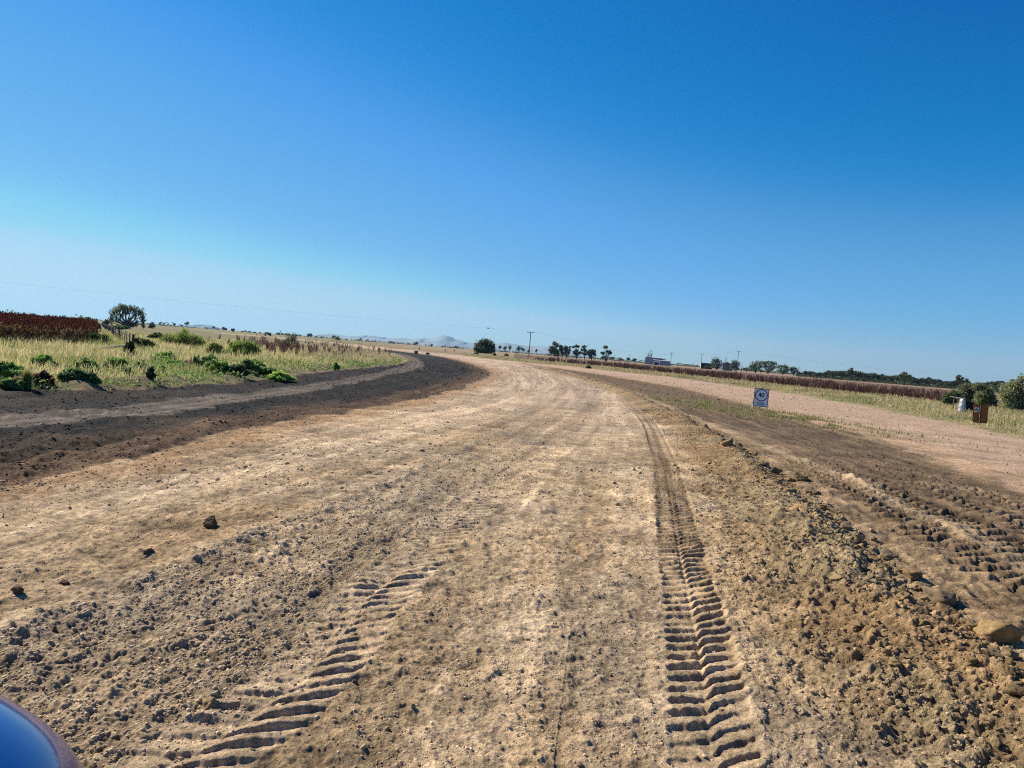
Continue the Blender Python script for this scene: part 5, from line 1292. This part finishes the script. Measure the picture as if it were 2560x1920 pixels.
def speed_sign():
    Xb, Yb = G(1899, 1026); z = gz1(Xb, Yb) - .02; m = mpp(Yb); bear = math.atan2(Xb, Yb)
    root = empty('speed_sign', (Xb, Yb, z), 'white 40 road work speed sign on folding legs between the roads', 'road sign', None, -bear + R(4)); root.rotation_euler = (R(-6), R(1.8), -bear + R(4))
    w_, h_ = 34.5 * m, 46 * m; zb = 10.5 * m; zc = zb + h_ / 2
    b = MB(); b.box((0, 0, zc), (w_, .012, h_), None, .003); b.build('panel', M_WHITE, root)
    t = .022; f = MB()
    f.box((0, -.004, zb + h_ - t / 2), (w_ + .012, .03, t)); f.box((0, -.004, zb + t / 2), (w_ + .012, .03, t)); f.box((-w_ / 2 + t / 2 - .006, -.004, zc), (t, .028, h_ - 2 * t)); f.box((w_ / 2 - t / 2 + .006, -.004, zc), (t, .028, h_ - 2 * t)); f.build('frame', M_BLACK, root)
    ro, ri, zc2 = .44 * w_, .375 * w_, zb + h_ * .625; v, q = [], []; n = 48
    for yy in (-.0075, -.0105):
        for rr in (ri, ro):
            for k in range(n): a = 2 * math.pi * k / n; v.append((math.cos(a) * rr, yy, zc2 + math.sin(a) * rr))
    for k in range(n):
        k2 = (k + 1) % n; q += [[2 * n + k, 3 * n + k, 3 * n + k2, 2 * n + k2], [n + k, k, k2, n + k2], [n + k, n + k2, 3 * n + k2, 3 * n + k], [k2, k, 2 * n + k, 2 * n + k2]]
    link_mesh('red_ring', v, np.array(q), M_RED, root)
    text_mesh('numerals', '40', .46 * w_, (0, -.009, zc2), M_BLACK, root, .92, .005)
    text_mesh('lettering', 'ROAD', .135 * w_, (0, -.009, zb + h_ * .205), M_BLACK, root, 1.25, .002, space=1.12); text_mesh('lettering', 'WORK', .135 * w_, (0, -.009, zb + h_ * .105), M_BLACK, root, 1.2, .002, space=1.1)
    stand_legs(root, w_, zb); s = MB(); s.tube([(0, .015, zb + .05), (0, .04, .01)], .018, 6); s.build('strut', M_BLACK, root)
speed_sign()
def orange_sign():
    Xb, Yb = G(2449, 1064); z = gz1(Xb, Yb) - .02; m = mpp(Yb); bear = math.atan2(Xb, Yb); root = empty('folding_sign', (Xb, Yb, z), 'orange two panel folding sign numbered 6 on the right verge', 'road sign', None, -bear); root.rotation_euler = (R(-5), 0, -bear + R(15))
    h_ = 46.5 * m; zb = 5.5 * m; zc = zb + h_ / 2; wp = 15.2 * m
    for s in (-1, 1):
        b = MB(); rot = Matrix.Rotation(R(-3 * s), 3, 'Z'); b.box((s * (wp / 2 + .022), (.05 if s < 0 else .04), zc), (wp, .012, h_), rot, .003); b.build('panel', M_ORNG, root)
    b = MB(); b.box((0, .005, zc - .03), (.035, .03, h_ + .12), None, .004); b.build('centre_post', M_BLACK, root)
    pl = MB(); pl.box((-wp * .58, .028, zb + h_ * .70), (8.2 * m, .008, 12.5 * m), Matrix.Rotation(R(3), 3, 'Z'), .002); plate = pl.build('number_plate', M_WHITE, root)
    t = text_mesh('numeral', '6', .26, (-wp * .58, .0205, zb + h_ * .70), M_BLACK, root, .95, .004, (R(90), 0, R(3)))
    t.parent = plate
    stand_legs(root, wp * 2 + .04, zb, M_LEG, .34)
orange_sign()
def far_sign(label, x, yt, yb, top, body, wpx=9):
    X, Y = G(x, yb); X = W(x, yb, Y).x; m = mpp(Y); root = empty('far_road_sign', (X, Y, gz1(X, Y)), label, 'road sign', 'distant road signs at the bend'); h_ = (yb - yt) * m; w_ = wpx * m; zb = h_ * .22
    b = MB(); b.box((0, 0, zb + (h_ - zb) / 2), (w_, .02, h_ - zb), None, .004); b.build('panel', body, root)
    if top: b = MB(); b.box((0, -.015, h_ - .10), (w_ * .98, .012, .2)); b.build('panel_band', top, root)
    for s in (-1, 1): b = MB(); b.tube([(s * w_ * .4, -.12, 0), (s * w_ * .4, 0, zb + .05)], .02, 6); b.build('leg', M_LEG, root)
far_sign('distant brownish road sign seen from behind, left of two', 1040, 877.5, 887, None, mat_plain('sign_back_brown', (.16, .115, .08), .7, .2))
far_sign('distant white road sign with a dark red top band, right of two', 1069, 881.5, 891, mat_plain('sign_dark_red', (.10, .012, .015), .6, .3), M_WHITE)

# ------------------------------------------------------------------ corrugated shelter behind the orange sign
def shelter():
    Y = 46; m = mpp(Y); p = W(2394, 1024, Y); z = gz1(p.x, Y); root = empty('corrugated_shelter', (p.x, Y, z), 'leaning corrugated iron shelter dark inside behind the orange sign', 'shelter')
    def corr(a, b, c, d, n, amp, name, mat):
        """corrugated sheet a-b bottom edge, d-c top edge; ridges run along a->b"""
        a, b, c, d = map(Vector, (a, b, c, d)); nr = (b - a).cross(d - a).normalized(); v = []
        for i in range(n + 1):
            t = i / n; o_ = nr * amp * math.sin(t * n * math.pi / 2)
            for s in (0, .5, 1): v.append((a.lerp(d, t).lerp(b.lerp(c, t), s) + o_)[:])
        q = [[i * 3 + j, i * 3 + j + 1, (i + 1) * 3 + j + 1, (i + 1) * 3 + j] for i in range(n) for j in range(2)]
        o = link_mesh(name, v, np.array(q), mat, root, None, True); so_ = o.modifiers.new('thickness', 'SOLIDIFY'); so_.thickness = .006; return o
    w1, w2, hh = 15 * m, 44 * m, 35 * m
    corr((-.05, -.1, 0), (w1 * .75, -.35, 0), (w1 * .62, -.35, hh), (.02, -.1, hh * .98), 44, .014, 'side_sheet', mat_plain('worn_zinc', (.36, .40, .46), .5, .5, .4, noise=.15))
    quad_mesh('front_sheet', [(w1 * .66, -.30, .02), (w2, -.1, 0), (w2, -.1, hh * .66), (w1 * .55, -.30, hh * 1.0)], M_DKIN, root, .03)
    quad_mesh('roof', [(w1 * .3, -.42, hh * 1.03), (w2 + .1, -.2, hh * .64), (w2 + .1, 1.3, hh * .72), (w1 * .3, 1.1, hh * 1.1)], M_DKSH, root, .04)
    b = MB()
    for (a, c) in ((w2 - .1, 0), (w2 - .1, 1.1), (.3, 1.0)): b.tube([(a, c, -.05), (a, c, hh * .66 if a > 1 else hh)], .035, 6)
    b.build('posts', M_DEADWOOD, root)
shelter()

# ------------------------------------------------------------------ bird
def bird():
    p = W(1220.5, 821, 60); m = MB(); s = .16
    m.tube([(-.75 * s, 0, 0), (-.4 * s, 0, .05 * s), (0, 0, .06 * s), (.5 * s, 0, .05 * s), (.8 * s, 0, 0)], [.03 * s, .12 * s, .17 * s, .12 * s, .02 * s], 8)
    for sd in (-1, 1):
        v = [(-.25 * s, sd * .1 * s, .08 * s), (.28 * s, sd * .1 * s, .08 * s), (.15 * s, sd * .65 * s, .42 * s), (-.2 * s, sd * .6 * s, .4 * s), (-.05 * s, sd * 1.15 * s, .3 * s), (-.3 * s, sd * 1.1 * s, .28 * s)]
        m.add(v + [(a, b, c + .015 * s) for a, b, c in v], [[0, 1, 2, 3], [3, 2, 4, 5], [9, 8, 7, 6], [11, 10, 8, 9]])
    o = m.build('bird', mat_plain('dark_feathers', (.03, .03, .035), .8, .2), None, True); o.location = p; o.rotation_euler = (0, 0, .6); tag(o, 'tiny dark bird flying above the rounded tree', 'bird')
bird()

# ------------------------------------------------------------------ the blue car whose front corner enters the frame
def car():
    PAINT = mat_plain('blue_car_paint', (.006, .045, .24), .2, .4, 0.0, noise=.02, scale=300, coat=.8); GL_ = mat_plain('car_glass', (.02, .025, .03), .05, .6, noise=.02); TY = mat_plain('car_tyre', (.02, .02, .02), .85, .2); RM = mat_plain('alloy_rim', (.5, .5, .52), .3, .5, .8, noise=.03); BK = mat_plain('black_trim', (.015, .015, .016), .5, .4); LT = mat_plain('lamp_lens', (.7, .72, .75), .08, .6, noise=.02)
    root = empty('parked_car', (CARX, CARY, float(base_h(np.array([CARX]), np.array([CARY]))[0])), 'shiny blue car whose rounded front corner enters at the lower left', 'car')
    # body: cross sections along y (front at 0, running back), rounded in plan
    secs = []
    for yb, hw, zt, _zs in [(0.0, .55, .66, .60), (-.06, .68, .80, .70), (-.16, .77, .875, .76), (-.32, .84, .915, .80), (-.6, .885, .945, .83), (-1.0, .90, .975, .86), (-1.35, .905, 1.0, .88), (-2.2, .91, 1.0, .90), (-3.2, .905, 1.02, .91), (-3.9, .88, 1.04, .90), (-4.25, .80, 1.0, .84), (-4.35, .70, .9, .74)]:
        ring = []; zs = zt - (.30 if zt > .7 else .2)
        for t in np.linspace(0, 1, 17):
            a = math.pi * t; cx_ = math.cos(a); e = math.copysign(abs(cx_) ** 1.0, cx_) * hw; zz = zs + (zt - zs) * (math.sin(a) ** 1.0)
            ring.append((e, yb, zz))
        ring = [(hw * .78, yb, .24), (hw * .93, yb, zs - .14)] + ring + [(-hw * .93, yb, zs - .14), (-hw * .78, yb, .24)]; secs.append(ring)
    n = len(secs[0]); v = [p for s in secs for p in s]; q = [[i * n + k, i * n + k + 1, (i + 1) * n + k + 1, (i + 1) * n + k] for i in range(len(secs) - 1) for k in range(n - 1)]
    q += [[i * n, (i + 1) * n, (i + 1) * n + n - 1, i * n + n - 1] for i in range(len(secs) - 1)]
    o = link_mesh('body', v + [(0, .02, .5), (0, -4.36, .6)], [np.array(q), np.array([[k + 1, k, len(v)] for k in range(n - 1)] + [[(len(secs) - 1) * n + k, (len(secs) - 1) * n + k + 1, len(v) + 1] for k in range(n - 1)])], PAINT, root, None, True)
    sb = o.modifiers.new('smooth', 'SUBSURF'); sb.levels = 2; sb.render_levels = 2
    cs = []
    for yb, hw, zt in [(-1.25, .72, 1.0), (-1.95, .64, 1.42), (-2.4, .62, 1.47), (-3.2, .62, 1.44), (-4.0, .68, 1.02)]:
        cs.append([(hw + .1, yb, 1.0), (hw, yb, zt - .05), (hw * .8, yb, zt), (-hw * .8, yb, zt), (-hw, yb, zt - .05), (-hw - .1, yb, 1.0)])
    v = [p for s in cs for p in s]; q = [[i * 6 + k, i * 6 + k + 1, (i + 1) * 6 + k + 1, (i + 1) * 6 + k] for i in range(4) for k in range(5)]
    link_mesh('cabin_glass', v, np.array(q), GL_, root, None, True)
    m = MB(); m.box((0, -2.65, 1.47), (1.05, 1.5, .05), None, .02); m.build('roof', PAINT, root)
    for sx in (-.80, .80):
        for yy in (-.85, -3.45):
            m = MB(); m.tube([(sx - .1, yy, .32), (sx + .1, yy, .32)], .32, 24); wh = m.build('wheel', TY, root); m = MB(); m.tube([(sx - .108, yy, .32), (sx + .108, yy, .32)], .21, 20); m.build('rim', RM, wh)
    for s in (-1, 1):
        m = MB(); m.box((s * .46, -.03, .50), (.26, .08, .10), Matrix.Rotation(R(-16 * s), 3, 'Z'), .03); m.build('headlight', LT, root)
        m = MB(); m.box((s * 1.0, -1.55, 1.04), (.2, .12, .15), None, .05); m.build('side_mirror', PAINT, root)
    m = MB(); m.box((0, .0, .42), (1.0, .06, .22), None, .02); m.build('grille', BK, root)
CARX, CARY = -1.61, 1.76
car()
